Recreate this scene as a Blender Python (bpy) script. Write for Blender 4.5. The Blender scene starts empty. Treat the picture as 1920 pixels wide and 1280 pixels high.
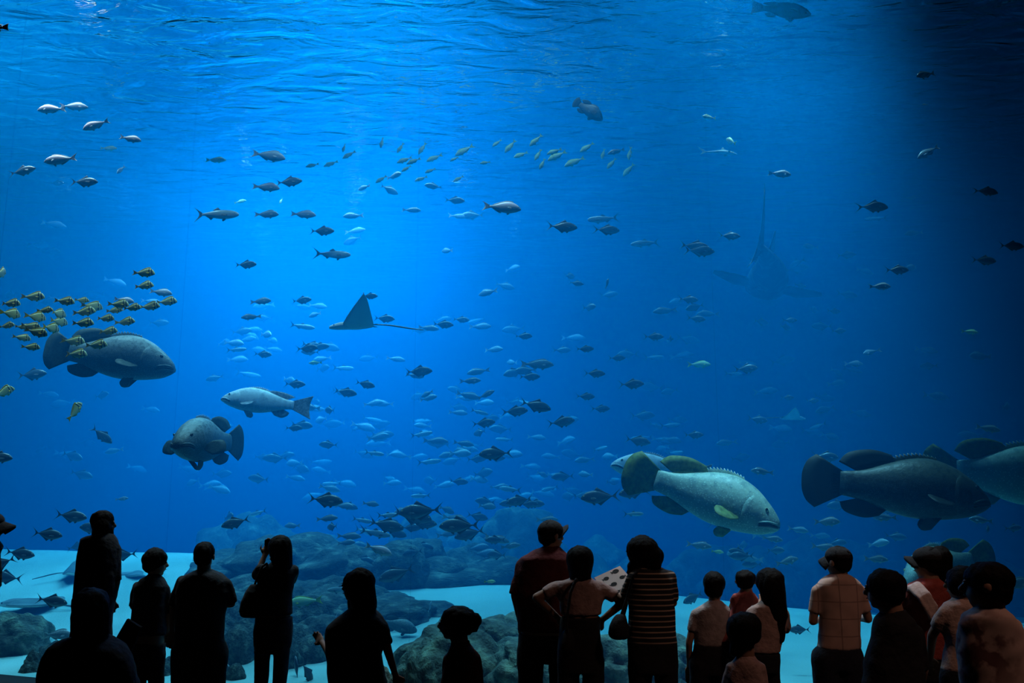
import bpy, bmesh, math, random
from mathutils import Vector, Matrix, noise as mnoise
R = math.radians
SC = bpy.context.scene
COL = SC.collection
random.seed(7)

# ------------------------------------------------------------------ camera
F = 1650.0                      # focal length in pixels of the 1920 wide frame
TH = R(10.3)                    # the camera looks up a little
EYE = Vector((0, 0, 2.0))
cam = bpy.data.cameras.new('camera')
cam.sensor_width = 36.0
cam.lens = 36.0 * F / 1920.0
cam.clip_end = 400
camo = bpy.data.objects.new('camera', cam)
camo.location = EYE
camo.rotation_euler = (R(90) + TH, 0, 0)
COL.objects.link(camo)
SC.camera = camo
def P(px, py, d):
    """photograph pixel + distance along world y -> world point"""
    a, b = (px - 960) / F, (640 - py) / F
    v = Vector((a, math.cos(TH) - b * math.sin(TH), math.sin(TH) + b * math.cos(TH)))
    return EYE + v * (d / v.y)

# ------------------------------------------------------------------ world, light, exposure
w = bpy.data.worlds.new('world'); SC.world = w; w.use_nodes = True
w.node_tree.nodes['Background'].inputs[0].default_value = (0, 0, 0, 1)
w.node_tree.nodes['Background'].inputs[1].default_value = 0
SC.view_settings.view_transform = 'Standard'; SC.view_settings.look = 'None'
SC.view_settings.gamma = 1; SC.view_settings.use_curve_mapping = False
SC.view_settings.exposure = 0.13
SC.cycles.use_denoising = True
SC.cycles.max_bounces = 6; SC.cycles.diffuse_bounces = 1; SC.cycles.glossy_bounces = 2
SC.cycles.volume_bounces = 0; SC.cycles.transmission_bounces = 2
SC.cycles.transparent_max_bounces = 12
SC.cycles.caustics_reflective = False; SC.cycles.caustics_refractive = False

TYAW = math.atan(-0.38)          # the window plane: y = 8.2 - 0.38 x
TC, TS = math.cos(TYAW), math.sin(TYAW)
G0 = Vector((0, 8.2, 0))
def T(u, v, z):
    """tank coordinates: u along the window, v into the tank"""
    return Vector((G0.x + u * TC - v * TS, G0.y + u * TS + v * TC, z))
SURF = 9.0
def area(name, loc, target, sx, sy, power, color=(1, 1, 1), spread=180):
    l = bpy.data.lights.new(name, 'AREA'); l.shape = 'RECTANGLE'; l.size = sx; l.size_y = sy
    l.energy = power; l.color = color; l.spread = R(spread)
    o = bpy.data.objects.new(name, l); o.location = loc
    o.rotation_euler = (Vector(target) - Vector(loc)).to_track_quat('-Z', 'Y').to_euler()
    COL.objects.link(o); return o
LAMPS = [  # x, y, size x, size y, power, spread : skylights and floodlights over the tank, plus a few added fills
    (-5.2, 23.0, 7.0, 12.0, 5200, 120),
    (-8.5, 12.3, 4.0, 1.6, 440, 90),
    (-1.8, 10.7, 3.0, 1.6, 230, 80),
    (0.2, 20.5, 5.0, 7.0, 1050, 120),
    (0.0, 14.0, 4.0, 1.4, 100, 120),  # fill added to light the near side of the striped grunts
    (9.5, 21.0, 12.0, 12.0, 420, 150),  # wide fill added to even out the dim right-hand water
    (4.6, 13.0, 2.5, 2.0, 150, 40),
    (1.9, 8.4, 1.6, 0.8, 135, 40),  # narrow fill added for the olive-green grouper
]
for i, (x, y, sx, sy, e, sp) in enumerate(LAMPS):
    area('tank_light', (x, y, SURF + 2.5), (x, y, 0), sx, sy, e, (0.95, 0.97, 1.0), sp)
# dim warm ceiling spot of the hall, behind the visitors on the right-hand side
sl = bpy.data.lights.new('hall_spot', 'SPOT'); sl.energy = 120; sl.color = (1, 0.55, 0.42)
sl.spot_size = R(62); sl.spot_blend = 0.8; sl.shadow_soft_size = 0.25
so = bpy.data.objects.new('hall_spot', sl); so.location = (3.7, 2.2, 5.6)
so.rotation_euler = (Vector((2.9, 5.3, 1.2)) - so.location).to_track_quat('-Z', 'Y').to_euler()
COL.objects.link(so)

# ------------------------------------------------------------------ node helpers and materials
def newmat(name):
    m = bpy.data.materials.new(name); m.use_nodes = True
    nt = m.node_tree; nt.nodes.clear()
    out = nt.nodes.new('ShaderNodeOutputMaterial')
    return m, nt, out
def N(nt, typ, **kw):
    n = nt.nodes.new(typ)
    for k, v in kw.items():
        if k.startswith('i_'):
            key = k[2:]
            n.inputs[int(key) if key.isdigit() else key.replace('_', ' ')].default_value = v
        else: setattr(n, k, v)
    return n
def ramp(nt, src, stops, interp='LINEAR'):
    r = nt.nodes.new('ShaderNodeValToRGB'); r.color_ramp.interpolation = interp
    e = r.color_ramp.elements
    while len(e) < len(stops): e.new(0.5)
    for el, (p, c) in zip(e, stops):
        el.position = p; el.color = (*c, 1) if len(c) == 3 else c
    nt.links.new(src, r.inputs[0]); return r
def simple(name, col, rough=0.7, noise=0.0, scale=20, bump=0.0, col2=None, spec=0.3):
    m, nt, out = newmat(name)
    b = N(nt, 'ShaderNodeBsdfPrincipled', i_Roughness=rough)
    b.inputs['Specular IOR Level'].default_value = spec
    b.inputs['Base Color'].default_value = (*col, 1)
    tc = N(nt, 'ShaderNodeTexCoord')
    if col2 or noise or bump:
        n = N(nt, 'ShaderNodeTexNoise', i_Scale=scale, i_Detail=4.0)
        nt.links.new(tc.outputs['Object'], n.inputs['Vector'])
        c2 = col2 or tuple(max(0, c * (1 - noise)) for c in col)
        r = ramp(nt, n.outputs[0], [(0.35, c2), (0.65, col)])
        nt.links.new(r.outputs[0], b.inputs['Base Color'])
        if bump:
            bp = N(nt, 'ShaderNodeBump', i_Strength=bump, i_Distance=0.05)
            nt.links.new(n.outputs[0], bp.inputs['Height']); nt.links.new(bp.outputs[0], b.inputs['Normal'])
    nt.links.new(b.outputs[0], out.inputs[0]); return m

M = {}
M['eye'] = simple('fish_eye', (.02, .02, .02), .15, spec=.6)
# water: scatters blue, swallows red
def water_mat():
    m, nt, out = newmat('sea_water')
    s = N(nt, 'ShaderNodeVolumeScatter', i_Color=(0.0, 0.365, 1.0, 1), i_Density=0.085, i_Anisotropy=0.1)
    a = N(nt, 'ShaderNodeVolumeAbsorption', i_Color=(0.16, 0.70, 0.935, 1), i_Density=0.33)
    ad = N(nt, 'ShaderNodeAddShader')
    nt.links.new(s.outputs[0], ad.inputs[0]); nt.links.new(a.outputs[0], ad.inputs[1])
    nt.links.new(ad.outputs[0], out.inputs['Volume'])
    return m
def surface_mat():
    m, nt, out = newmat('rippled_water_surface')
    tc = N(nt, 'ShaderNodeTexCoord')
    mp = N(nt, 'ShaderNodeMapping'); mp.inputs['Scale'].default_value = (0.55, 1.3, 1)
    nt.links.new(tc.outputs['Object'], mp.inputs['Vector'])
    n = N(nt, 'ShaderNodeTexNoise', i_Scale=2.1, i_Detail=3.0, i_Roughness=0.5, i_Distortion=0.8)
    nt.links.new(mp.outputs[0], n.inputs['Vector'])
    bp = N(nt, 'ShaderNodeBump', i_Strength=1.0, i_Distance=0.10)
    nt.links.new(n.outputs[0], bp.inputs['Height'])
    fr = N(nt, 'ShaderNodeFresnel', i_IOR=1.333)
    nt.links.new(bp.outputs[0], fr.inputs['Normal'])
    g = N(nt, 'ShaderNodeBsdfGlossy', i_Roughness=0.06); g.inputs['Color'].default_value = (1, 1, 1, 1)
    nt.links.new(bp.outputs[0], g.inputs['Normal'])
    t = N(nt, 'ShaderNodeBsdfTransparent')
    mx = N(nt, 'ShaderNodeMixShader')
    nt.links.new(fr.outputs[0], mx.inputs[0]); nt.links.new(t.outputs[0], mx.inputs[1]); nt.links.new(g.outputs[0], mx.inputs[2])
    nt.links.new(mx.outputs[0], out.inputs[0]); return m

# ------------------------------------------------------------------ object helpers
def link(name, me, mat=None, parent=None, kind=None, label=None, cat=None, group=None, loc=None):
    o = bpy.data.objects.new(name, me); COL.objects.link(o)
    if mat and me is not None and not me.materials: me.materials.append(mat)
    if parent: o.parent = parent
    if kind: o['kind'] = kind
    if label: o['label'] = label
    if cat: o['category'] = cat
    if group: o['group'] = group
    if loc is not None: o.location = loc
    return o
def mesh(name, verts, faces, smooth=True):
    me = bpy.data.meshes.new(name); me.from_pydata([tuple(v) for v in verts], [], faces); me.update()
    if smooth: me.shade_smooth()
    return me
def boxmesh(name, fn, u0, u1, v0, v1, z0, z1):
    vs = [fn(u, v, z) for z in (z0, z1) for v in (v0, v1) for u in (u0, u1)]
    return mesh(name, vs, [(0, 2, 3, 1), (4, 5, 7, 6), (0, 1, 5, 4), (2, 6, 7, 3), (0, 4, 6, 2), (1, 3, 7, 5)], False)
W = lambda x, y, z: Vector((x, y, z))
BACK, UL, UR = 38.0, -24.0, 22.0

# ------------------------------------------------------------------ the setting
M_water, M_surf = water_mat(), surface_mat()
M_acryl, nt, out = newmat('clear_acrylic')
tr = N(nt, 'ShaderNodeBsdfTransparent'); tr.inputs[0].default_value = (0.96, 0.985, 1.0, 1)
nt.links.new(tr.outputs[0], out.inputs[0])
M_seam = simple('acrylic_bond', (0.05, 0.10, 0.14), 0.4)
M_dark = simple('dark_hall_paint', (0.004, 0.004, 0.005), 0.9, 0.3, 6, 0.1)
M_floor = simple('dark_carpet', (0.015, 0.014, 0.016), 0.95, 0.4, 60, 0.2)
M_conc = simple('tank_concrete', (0.16, 0.22, 0.26), 0.9, 0.5, 0.8, 0.3)

link('water', boxmesh('water', T, UL + .05, UR - .05, 0.32, BACK - .05, -0.6, SURF - .12), M_water, kind='structure')
def grid(fn, nu, nv, u0, u1, v0, v1):
    vs, fs = [], []
    for j in range(nv + 1):
        for i in range(nu + 1):
            vs.append(fn(u0 + (u1 - u0) * i / nu, v0 + (v1 - v0) * j / nv))
    for j in range(nv):
        for i in range(nu):
            a = j * (nu + 1) + i
            fs.append((a, a + 1, a + nu + 2, a + nu + 1))
    return vs, fs
vs, fs = grid(lambda u, v: T(u, v, SURF + 0.05 * mnoise.noise(Vector((u * .35, v * .8, 0)))), 160, 160, UL, UR, 0.3, BACK)
link('water_surface', mesh('water_surface', vs, fs), M_surf, kind='structure')
# sand bed with low dunes
def sstep(a, b, x):
    t = min(1, max(0, (x - a) / (b - a))); return t * t * (3 - 2 * t)
def sand_z(u, v):
    h = 1.0 - .34 * sstep(-9, -3, u) - .30 * sstep(-2, 3, u)
    z = h * sstep(.6, 6.0, v) - (h + .4) * sstep(6.6, 10.5, v)
    return z + .05 * mnoise.noise(Vector((u * .3, v * .3, 3))) + .02 * mnoise.noise(Vector((u * 1.1, v * 1.1, 8)))
m, nt, out = newmat('white_coral_sand'); M_sand = m
b = N(nt, 'ShaderNodeBsdfPrincipled', i_Roughness=0.95); b.inputs['Specular IOR Level'].default_value = 0.1
tc = N(nt, 'ShaderNodeTexCoord'); n1 = N(nt, 'ShaderNodeTexNoise', i_Scale=0.7, i_Detail=6.0); n2 = N(nt, 'ShaderNodeTexNoise', i_Scale=40, i_Detail=3.0)
nt.links.new(tc.outputs['Object'], n1.inputs['Vector']); nt.links.new(tc.outputs['Object'], n2.inputs['Vector'])
r1 = ramp(nt, n1.outputs[0], [(0.35, (0.32, 0.48, 0.44)), (0.65, (0.46, 0.66, 0.61))])
nt.links.new(r1.outputs[0], b.inputs['Base Color'])
bp = N(nt, 'ShaderNodeBump', i_Strength=0.4, i_Distance=0.02); nt.links.new(n2.outputs[0], bp.inputs['Height']); nt.links.new(bp.outputs[0], b.inputs['Normal'])
nt.links.new(b.outputs[0], out.inputs[0])
vs, fs = grid(lambda u, v: T(u, v, sand_z(u, v)), 120, 120, UL, UR, 0.3, BACK)
link('sand_bed', mesh('sand_bed', vs, fs), M_sand, kind='structure')
link('wall_back', boxmesh('wall_back', T, UL, UR, BACK, BACK + .4, -1, SURF + 4), M_conc, kind='structure')
link('wall_left', boxmesh('wall_left', T, UL - .4, UL, 0.3, BACK, -1, SURF + 4), M_conc, kind='structure')
link('wall_right', boxmesh('wall_right', T, UR, UR + .4, 0.3, BACK, -1, SURF + 4), M_conc, kind='structure')

# the viewing window: acrylic panes bonded edge to edge, the low ledge under it and the dark hall
win = link('window_1', None, kind='structure')
edges = [UL + .02, -15.6, -12.7, -9.8, -6.88, -3.96, -1.04, 1.88, 4.8, 7.72, 10.64, 13.6, 16.5, UR - .02]
M_bond, nt, out = newmat('pane_bond'); tr = N(nt, 'ShaderNodeBsdfTransparent'); tr.inputs[0].default_value = (0.92, 0.95, 0.96, 1); nt.links.new(tr.outputs[0], out.inputs[0])
for a, b in zip(edges, edges[1:]):
    link('pane', boxmesh('pane', T, a + .0015, b - .0015, .02, .045, .0, SURF + .3), M_acryl, win)
for a in edges[1:-1]:
    link('bond', boxmesh('bond', T, a - .0015, a + .0015, .03, .036, .0, SURF + .3), M_bond, win)
link('trim_1', boxmesh('trim_1', T, UL, UR, -.16, .30, -.8, .02), M_dark, kind='structure')
link('trim_2', boxmesh('trim_2', T, UL, UR, -.16, .30, SURF + .32, SURF + 1.4), M_dark, kind='structure')
link('floor', boxmesh('floor', T, UL, UR, -20, -.17, -.3, 0), M_floor, kind='structure')
link('ceiling', boxmesh('ceiling', T, UL, UR, -20, -.17, SURF + .9, SURF + 1.3), M_dark, kind='structure')
link('wall_hall_back', boxmesh('wall_hall_back', T, UL, UR, -20.4, -20, -.3, SURF + 1.3), M_dark, kind='structure')
link('wall_hall_left', boxmesh('wall_hall_left', T, UL - .4, UL, -20, -.1, -.3, SURF + 1.3), M_dark, kind='structure')
link('wall_hall_right', boxmesh('wall_hall_right', T, UR, UR + .4, -20, -.1, -.3, SURF + 1.3), M_dark, kind='structure')

# ------------------------------------------------------------------ the visitors
def bm_ell(bm, c, r, rot=None, seg=16):
    """ellipsoid with its pole along local z"""
    c = Vector(c); h = seg // 2 + 2; nv = bm.verts.new
    def at(x, y, z):
        v = Vector((x * r[0], y * r[1], z * r[2]))
        return c + (rot @ v if rot else v)
    rows = []
    for i in range(1, h):
        p = math.pi * i / h; sp, cp = math.sin(p), math.cos(p)
        rows.append([nv(at(sp * math.cos(math.tau * j / seg), sp * math.sin(math.tau * j / seg), cp)) for j in range(seg)])
    t, u = nv(at(0, 0, 1)), nv(at(0, 0, -1)); F_ = bm.faces.new
    for j in range(seg):
        k = (j + 1) % seg
        F_((t, rows[0][j], rows[0][k])); F_((u, rows[-1][k], rows[-1][j]))
        for q, w_ in zip(rows, rows[1:]): F_((q[j], w_[j], w_[k], q[k]))
def bm_caps(bm, p, q, r1, r2, n=14, round_=True):
    """tapered limb from p to q"""
    p, q = Vector(p), Vector(q); d = q - p
    if d.length < 1e-4: return bm_ell(bm, p, (r1,) * 3)
    m = Matrix.Translation((p + q) / 2) @ d.to_track_quat('Z', 'Y').to_matrix().to_4x4()
    bmesh.ops.create_cone(bm, cap_ends=True, segments=n, radius1=r1, radius2=r2, depth=d.length, matrix=m)
    if round_:
        bm_ell(bm, p, (r1 * .998,) * 3, seg=n); bm_ell(bm, q, (r2 * .998,) * 3, seg=n)
def bm_loft(bm, rings, n=22):
    """closed body through elliptic rings (center, half width, half depth)"""
    rows = []
    for c, a, b in rings:
        row = []
        for j in range(n):
            t = math.tau * j / n; ca, sa = math.cos(t), math.sin(t)
            e = .88
            row.append(bm.verts.new((c[0] + a * math.copysign(abs(ca) ** e, ca), c[1] + b * math.copysign(abs(sa) ** e, sa), c[2])))
        rows.append(row)
    for r0, r1 in zip(rows, rows[1:]):
        for j in range(n):
            bm.faces.new((r0[j], r0[(j + 1) % n], r1[(j + 1) % n], r1[j]))
    bm.faces.new(rows[0][::-1]); bm.faces.new(rows[-1])
TMP = bpy.data.scenes.new('workbench')
def fuse(name, bm, voxel, smooth=3, mat=None, parent=None, wrinkle=0.0, seed=0):
    """grow the pieces together into one continuous skin"""
    bmesh.ops.recalc_face_normals(bm, faces=bm.faces)
    me = bpy.data.meshes.new('tmp'); bm.to_mesh(me); bm.free()
    o = bpy.data.objects.new('tmp', me); TMP.collection.objects.link(o)
    md = o.modifiers.new('r', 'REMESH'); md.mode = 'VOXEL'; md.voxel_size = voxel; md.use_smooth_shade = True
    sm = o.modifiers.new('s', 'SMOOTH'); sm.iterations = smooth; sm.factor = .5
    with bpy.context.temp_override(scene=TMP, view_layer=TMP.view_layers[0]):
        dg = bpy.context.evaluated_depsgraph_get()
    res = bpy.data.meshes.new_from_object(o.evaluated_get(dg))
    bpy.data.objects.remove(o); bpy.data.meshes.remove(me)
    if wrinkle:
        nn = [v.normal.copy() for v in res.vertices]
        for v, nv in zip(res.vertices, nn):
            p = v.co
            if wrinkle < 0: k = mnoise.noise(Vector((p.x * 34, p.y * 34, p.z * 7 + seed))) + .7 * mnoise.noise(Vector((p.x * 75, p.y * 75, p.z * 12 + seed)))
            else: k = mnoise.noise(Vector((p.x * 9 + p.z * 5 + seed, p.y * 9, p.z * 7))) + .5 * mnoise.noise(Vector((p.x * 22 - p.z * 12, p.y * 20, p.z * 16 + seed)))
            v.co = p + nv * wrinkle * k
    res.name = name; res.shade_smooth()
    return link(name, res, mat, parent)
def hand(bm, wrist, dirv, side, s=1.0, curl=.5):
    """palm, four unequal curled fingers and a thumb from the side of the palm"""
    d = Vector(dirv).normalized(); w_ = Vector((0, 1, 0)).cross(d)
    w_ = w_.normalized() if w_.length > .2 else Vector((1, 0, 0))
    nrm = d.cross(w_).normalized() * (1 if side > 0 else -1)
    c = Vector(wrist)
    m = Matrix((w_, nrm, d)).transposed()
    bm_ell(bm, c + d * .045 * s, (.040 * s, .016 * s, .05 * s), m)
    for i, ln in enumerate((.072, .082, .076, .058)):
        b0 = c + d * .085 * s + w_ * (-.030 + .020 * i) * s
        k1 = b0 + (d + nrm * curl * .5).normalized() * ln * .5 * s
        k2 = k1 + (d * (1 - curl * .6) + nrm * curl).normalized() * ln * .5 * s
        bm_caps(bm, b0 - d * .02 * s, k1, .0095 * s, .0085 * s, 8); bm_caps(bm, k1, k2, .0085 * s, .0075 * s, 8)
    t0 = c + d * .03 * s - w_ * .034 * s
    t1 = t0 + (d * .7 - w_ * .7 + nrm * .2).normalized() * .035 * s; t2 = t1 + (d + nrm * .4).normalized() * .028 * s
    bm_caps(bm, t0, t1, .012 * s, .010 * s, 8); bm_caps(bm, t1, t2, .010 * s, .008 * s, 8)

M['skin'] = simple('visitor_skin', (.30, .17, .11), .6, .1, 30)
M['haird'] = simple('dark_brown_hair', (.006, .0045, .004), .7, .5, 90, .2, spec=.08)
M['jeans'] = simple('dark_denim', (.014, .018, .03), .9, .4, 70, .2)
M['blackcloth'] = simple('black_cloth', (.015, .015, .017), .9, .3, 40, .15)
M['shoe'] = simple('dark_shoe', (.02, .02, .02), .6)
def cloth(name, col, **k): return simple(name, col, .9, .18, 26, .25)
def striped(name, base, line, freq, axis=2, thick=.2, freq2=0):
    m, nt, out = newmat(name); L = nt.links.new
    b = N(nt, 'ShaderNodeBsdfPrincipled', i_Roughness=.9); tc = N(nt, 'ShaderNodeTexCoord'); sp = N(nt, 'ShaderNodeSeparateXYZ'); L(tc.outputs['Object'], sp.inputs[0])
    def lines(ax, f, th):
        ml = N(nt, 'ShaderNodeMath', operation='MULTIPLY'); ml.inputs[1].default_value = f; L(sp.outputs[ax], ml.inputs[0])
        fr = N(nt, 'ShaderNodeMath', operation='FRACT'); L(ml.outputs[0], fr.inputs[0])
        lt = N(nt, 'ShaderNodeMath', operation='LESS_THAN'); lt.inputs[1].default_value = th; L(fr.outputs[0], lt.inputs[0]); return lt.outputs[0]
    f = lines(axis, freq, thick)
    if freq2:
        mx0 = N(nt, 'ShaderNodeMath', operation='MAXIMUM'); L(f, mx0.inputs[0]); L(lines(0, freq2, thick), mx0.inputs[1]); f = mx0.outputs[0]
    mx = N(nt, 'ShaderNodeMix', data_type='RGBA'); L(f, mx.inputs[0]); mx.inputs[6].default_value = (*base, 1); mx.inputs[7].default_value = (*line, 1)
    L(mx.outputs[2], b.inputs['Base Color']); L(b.outputs[0], out.inputs[0]); return m

def person(label, d, head, torso, arms, fa=0, shirt=None, hem=None, trousers='jeans', hair=(), hairm='haird', neck=None, cap=None, depth=.62, sleeve=.5, legs=None, loose=1.0, legr=1.0, smat2=None, extra=None, group=None, child=False, legz=None):
    """one visitor. head = (x, top, chin, half width); torso = [(y, x left, x right)...] from the neck down; arms = two of
    ((shoulder), (elbow), (wrist)), each (x, y, dd); all read off the photograph at the distance d where the visitor stands"""
    hx, ht, hc, hw = head
    ppm = F / d
    mid = torso[-1]
    base = P((mid[1] + mid[2]) / 2, mid[0], d); base.z = 0
    def loc(x, y, dd=0.0): return P(x, y, d + dd) - base
    root = bpy.data.objects.new('person', None); COL.objects.link(root)
    root.location = base; root['label'] = label; root['category'] = 'person'
    if group: root['group'] = group
    fd = Vector((-math.sin(R(fa)), math.cos(R(fa)), 0)); sdv = Vector((fd.y, -fd.x, 0))
    rot = Matrix((sdv, fd, Vector((0, 0, 1)))).transposed()
    # --- body
    bm = bmesh.new()
    C = loc(hx, (ht + hc) / 2); a = hw / ppm; ch = (hc - ht) / 2 / ppm
    k = .84
    bm_ell(bm, C + Vector((0, 0, ch * .22)) - fd * .008, (a * k, a * 1.04, ch * .66), rot)
    bm_ell(bm, C + Vector((0, 0, -ch * .42)) + fd * a * .28, (a * .70, a * .72, ch * .52), rot)
    bm_ell(bm, C + Vector((0, 0, -ch * .80)) + fd * a * .62, (a * .34, a * .28, ch * .17), rot)
    bm_caps(bm, C + Vector((0, 0, ch * .02)) + fd * a * 1.04, C + Vector((0, 0, -ch * .24)) + fd * a * 1.22, a * .10, a * .17, 8)
    bm_ell(bm, C + Vector((0, 0, -ch * .50)) + fd * a * .96, (a * .30, a * .14, ch * .07), rot)
    bm_ell(bm, C + Vector((0, 0, ch * .12)) + fd * a * .96, (a * .62, a * .14, ch * .09), rot)
    for sd in ((1, -1) if len(hair) < 2 or d < 4 else ()):
        bm_ell(bm, C + sdv * sd * a * .94 + Vector((0, 0, -ch * .10)) - fd * a * .05, (a * .10, a * .26, ch * .27), rot)
    ty, txl, txr = torso[0]
    nb = neck and loc(*neck) or loc((txl + txr) / 2, ty)
    nr = a * (.62 if not child else .5)
    bm_caps(bm, C + Vector((0, 0, -ch * .35)) - fd * a * .12, Vector((nb.x, nb.y, nb.z - .03)), nr, nr * 1.12)
    W_ = max((t[2] - t[1]) for t in torso) / 2 / ppm
    def rings(infl, ys=None):
        out_ = []
        for (y, xl, xr) in torso:
            if ys and y > ys: break
            c = loc((xl + xr) / 2, y); hwid = (xr - xl) / 2 / ppm
            out_.append((c, hwid - .008 + infl, min(hwid * (1.0 if hwid < .09 else .9), depth * W_ * (.80 if hwid < W_ * .6 else 1)) - .006 + infl))
        if ys and len(out_) < len(torso):
            i = len(out_); (y0, l0, r0), (y1, l1, r1) = torso[i - 1], torso[i]; f = (ys - y0) / (y1 - y0)
            if f > .02:
                xl, xr = l0 + (l1 - l0) * f, r0 + (r1 - r0) * f
                c = loc((xl + xr) / 2, ys); hwid = (xr - xl) / 2 / ppm
                out_.append((c, hwid + infl - .008, depth * W_ - .006 + infl))
        return out_
    bm_loft(bm, rings(-.012))
    sc = (ch * 2) / .235
    ar = .040 * (.85 if child else 1) * min(1.15, max(.8, sc))
    AR = []
    for si, arm in enumerate(arms):
        if not arm: continue
        S_, E_, H_ = (loc(*p) for p in arm); AR.append((S_, E_, H_))
        bm_caps(bm, S_, E_, ar, ar * .82); bm_caps(bm, E_, H_, ar * .82, ar * .58)
        hand(bm, H_, (H_ - E_), 1 if si else -1, .95 * min(1.1, max(.75, sc)))
    hipc = rings(0)[-1]; hz = hipc[0].z; hw2 = hipc[1]
    lr = min(.085 * sc, hw2 * .49) * legr
    feet = []
    for si, sd in enumerate((-1, 1)):
        hp = Vector((hipc[0].x + sd * hw2 * .54, hipc[0].y, hz))
        ft = Vector((hipc[0].x + sd * hw2 * .56, hipc[0].y + .01, .08 if legz is None else hz - legz))
        if legs: ft.x += legs[si]
        kn = hp.lerp(ft, .5) + Vector((0, .02, 0)); feet.append((hp, kn, ft))
        bm_caps(bm, hp, kn, lr * .92, lr * .66); bm_caps(bm, kn, ft, lr * .66, lr * .44)
        bm_ell(bm, ft + Vector((0, .06, -.035)), (.045, .12, .035))
    fuse('body', bm, .0095, 3, M['skin'], root)
    # --- trousers
    bm = bmesh.new()
    hemy = hem or torso[-2][0]
    tr = [r for r in rings(.004) if r[0].z <= loc(0, hemy - 14).z] or rings(.004)[-2:]
    if len(tr) < 2: tr = rings(.004)[-2:]
    bm_loft(bm, tr + [(tr[-1][0] - Vector((0, 0, .05)), tr[-1][1] * .96, tr[-1][2])])
    for hp, kn, ft in feet:
        bm_caps(bm, hp + Vector((0, 0, .02)), kn, lr * 1.04 * loose, lr * .84 * loose); 
        bm_caps(bm, kn, Vector((ft.x, ft.y, ft.z + .02)), lr * .84 * loose, lr * .74 * loose)
    fuse('trousers', bm, .012, 3, M[trousers] if isinstance(trousers, str) else trousers, root, .006, int(hx))
    for hp, kn, ft in feet:
        bm = bmesh.new(); bm_ell(bm, Vector((ft.x, ft.y + .065, ft.z - .03)), (.052, .135, .05)); bm_caps(bm, Vector((ft.x, ft.y, ft.z - .03)), Vector((ft.x, ft.y, ft.z + .03)), .05, .05)
        fuse('shoe', bm, .014, 2, M['shoe'], root)
    # --- shirt
    bm = bmesh.new()
    bm_loft(bm, rings(.004, hemy))
    for S_, E_, H_ in AR:
        e = S_.lerp(E_, min(1, sleeve * 2)); bm_caps(bm, S_, e, ar * 1.22, ar * 1.22, round_=False); bm_ell(bm, S_, (ar * 1.22,) * 3)
        if sleeve > .5:
            e2 = E_.lerp(H_, sleeve * 2 - 1); bm_ell(bm, E_, (ar * 1.15,) * 3); bm_caps(bm, E_, e2, ar * 1.12, ar * .9, round_=False)
    bm_caps(bm, nb + Vector((0, 0, -.03)), nb + Vector((0, 0, .012)), nr * 1.22, nr * 1.16, round_=False)
    fuse('shirt', bm, .0115, 3, shirt, root, .008, int(hx))
    # --- hair
    bm = bmesh.new(); used = False
    for h in hair:
        used = True
        if h[0] == 'short':
            bm_ell(bm, C + Vector((0, 0, ch * .26)) - fd * a * .10, (a * 1.0, a * 1.16, ch * .76), rot)
            bm_ell(bm, C + Vector((0, 0, -ch * .18)) - fd * a * .42, (a * .88, a * .70, ch * .55), rot)
        elif h[0] == 'ball': bm_ell(bm, loc(h[1], h[2], h[4] if len(h) > 4 else 0), (h[3] / ppm,) * 3)
        elif h[0] == 'lock': bm_caps(bm, loc(h[1], h[2], h[6] if len(h) > 6 else -.03), loc(h[3], h[4], h[6] if len(h) > 6 else -.03), h[5][0] / ppm, h[5][1] / ppm)
    if used: fuse('hair', bm, .0095, 2, M[hairm], root, -.006, int(hx) * 3)
    else: bm.free()
    if cap:
        bm = bmesh.new(); cc = C + Vector((0, 0, ch * .34)) - fd * a * .05
        bm_ell(bm, cc, (a * 1.03, a * 1.2, ch * .68), rot)
        bmesh.ops.bisect_plane(bm, geom=bm.verts[:] + bm.edges[:] + bm.faces[:], plane_co=cc - Vector((0, 0, ch * .18)), plane_no=(0, 0, -1), clear_outer=True)
        bmesh.ops.holes_fill(bm, edges=[e for e in bm.edges if e.is_boundary], sides=0)
        bm_ell(bm, cc + Vector((0, 0, ch * .67)), (.010, .010, .007))
        co = fuse('cap', bm, .009, 2, M['blackcloth'], root)
        bd = Vector((cap[0], cap[1], 0)).normalized(); bs = Vector((bd.y, -bd.x, 0)); bm = bmesh.new()
        bl = a * cap[2]; n = 11; rows = []
        for up in (0, 1):
            for i in range(n):
                t = (i / (n - 1) - .5) * 2
                for j in range(5):
                    f = j / 4; ext = f * bl * (1 - .55 * abs(t) ** 2.4)
                    p = cc + bd * (a * (1.08 - .5 * t * t) + ext) + bs * t * a * .92 + Vector((0, 0, -ch * .12 - a * .62 * t * t + cap[3] * f + up * .016))
                    rows.append(bm.verts.new(p))
        q = lambda u, i, j: rows[u * n * 5 + i * 5 + j]
        for i in range(n - 1):
            for j in range(4):
                bm.faces.new((q(0, i, j), q(0, i + 1, j), q(0, i + 1, j + 1), q(0, i, j + 1))); bm.faces.new((q(1, i, j), q(1, i, j + 1), q(1, i + 1, j + 1), q(1, i + 1, j)))
            for j in (0, 4):
                f_ = (q(0, i, j), q(1, i, j), q(1, i + 1, j), q(0, i + 1, j)); bm.faces.new(f_ if j == 0 else f_[::-1])
        for i in (0, n - 1):
            for j in range(4):
                f_ = (q(0, i, j), q(0, i, j + 1), q(1, i, j + 1), q(1, i, j)); bm.faces.new(f_ if i == 0 else f_[::-1])
        bmesh.ops.recalc_face_normals(bm, faces=bm.faces)
        me = bpy.data.meshes.new('brim'); bm.to_mesh(me); bm.free(); me.shade_smooth(); link('brim', me, M['blackcloth'], co)
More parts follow.
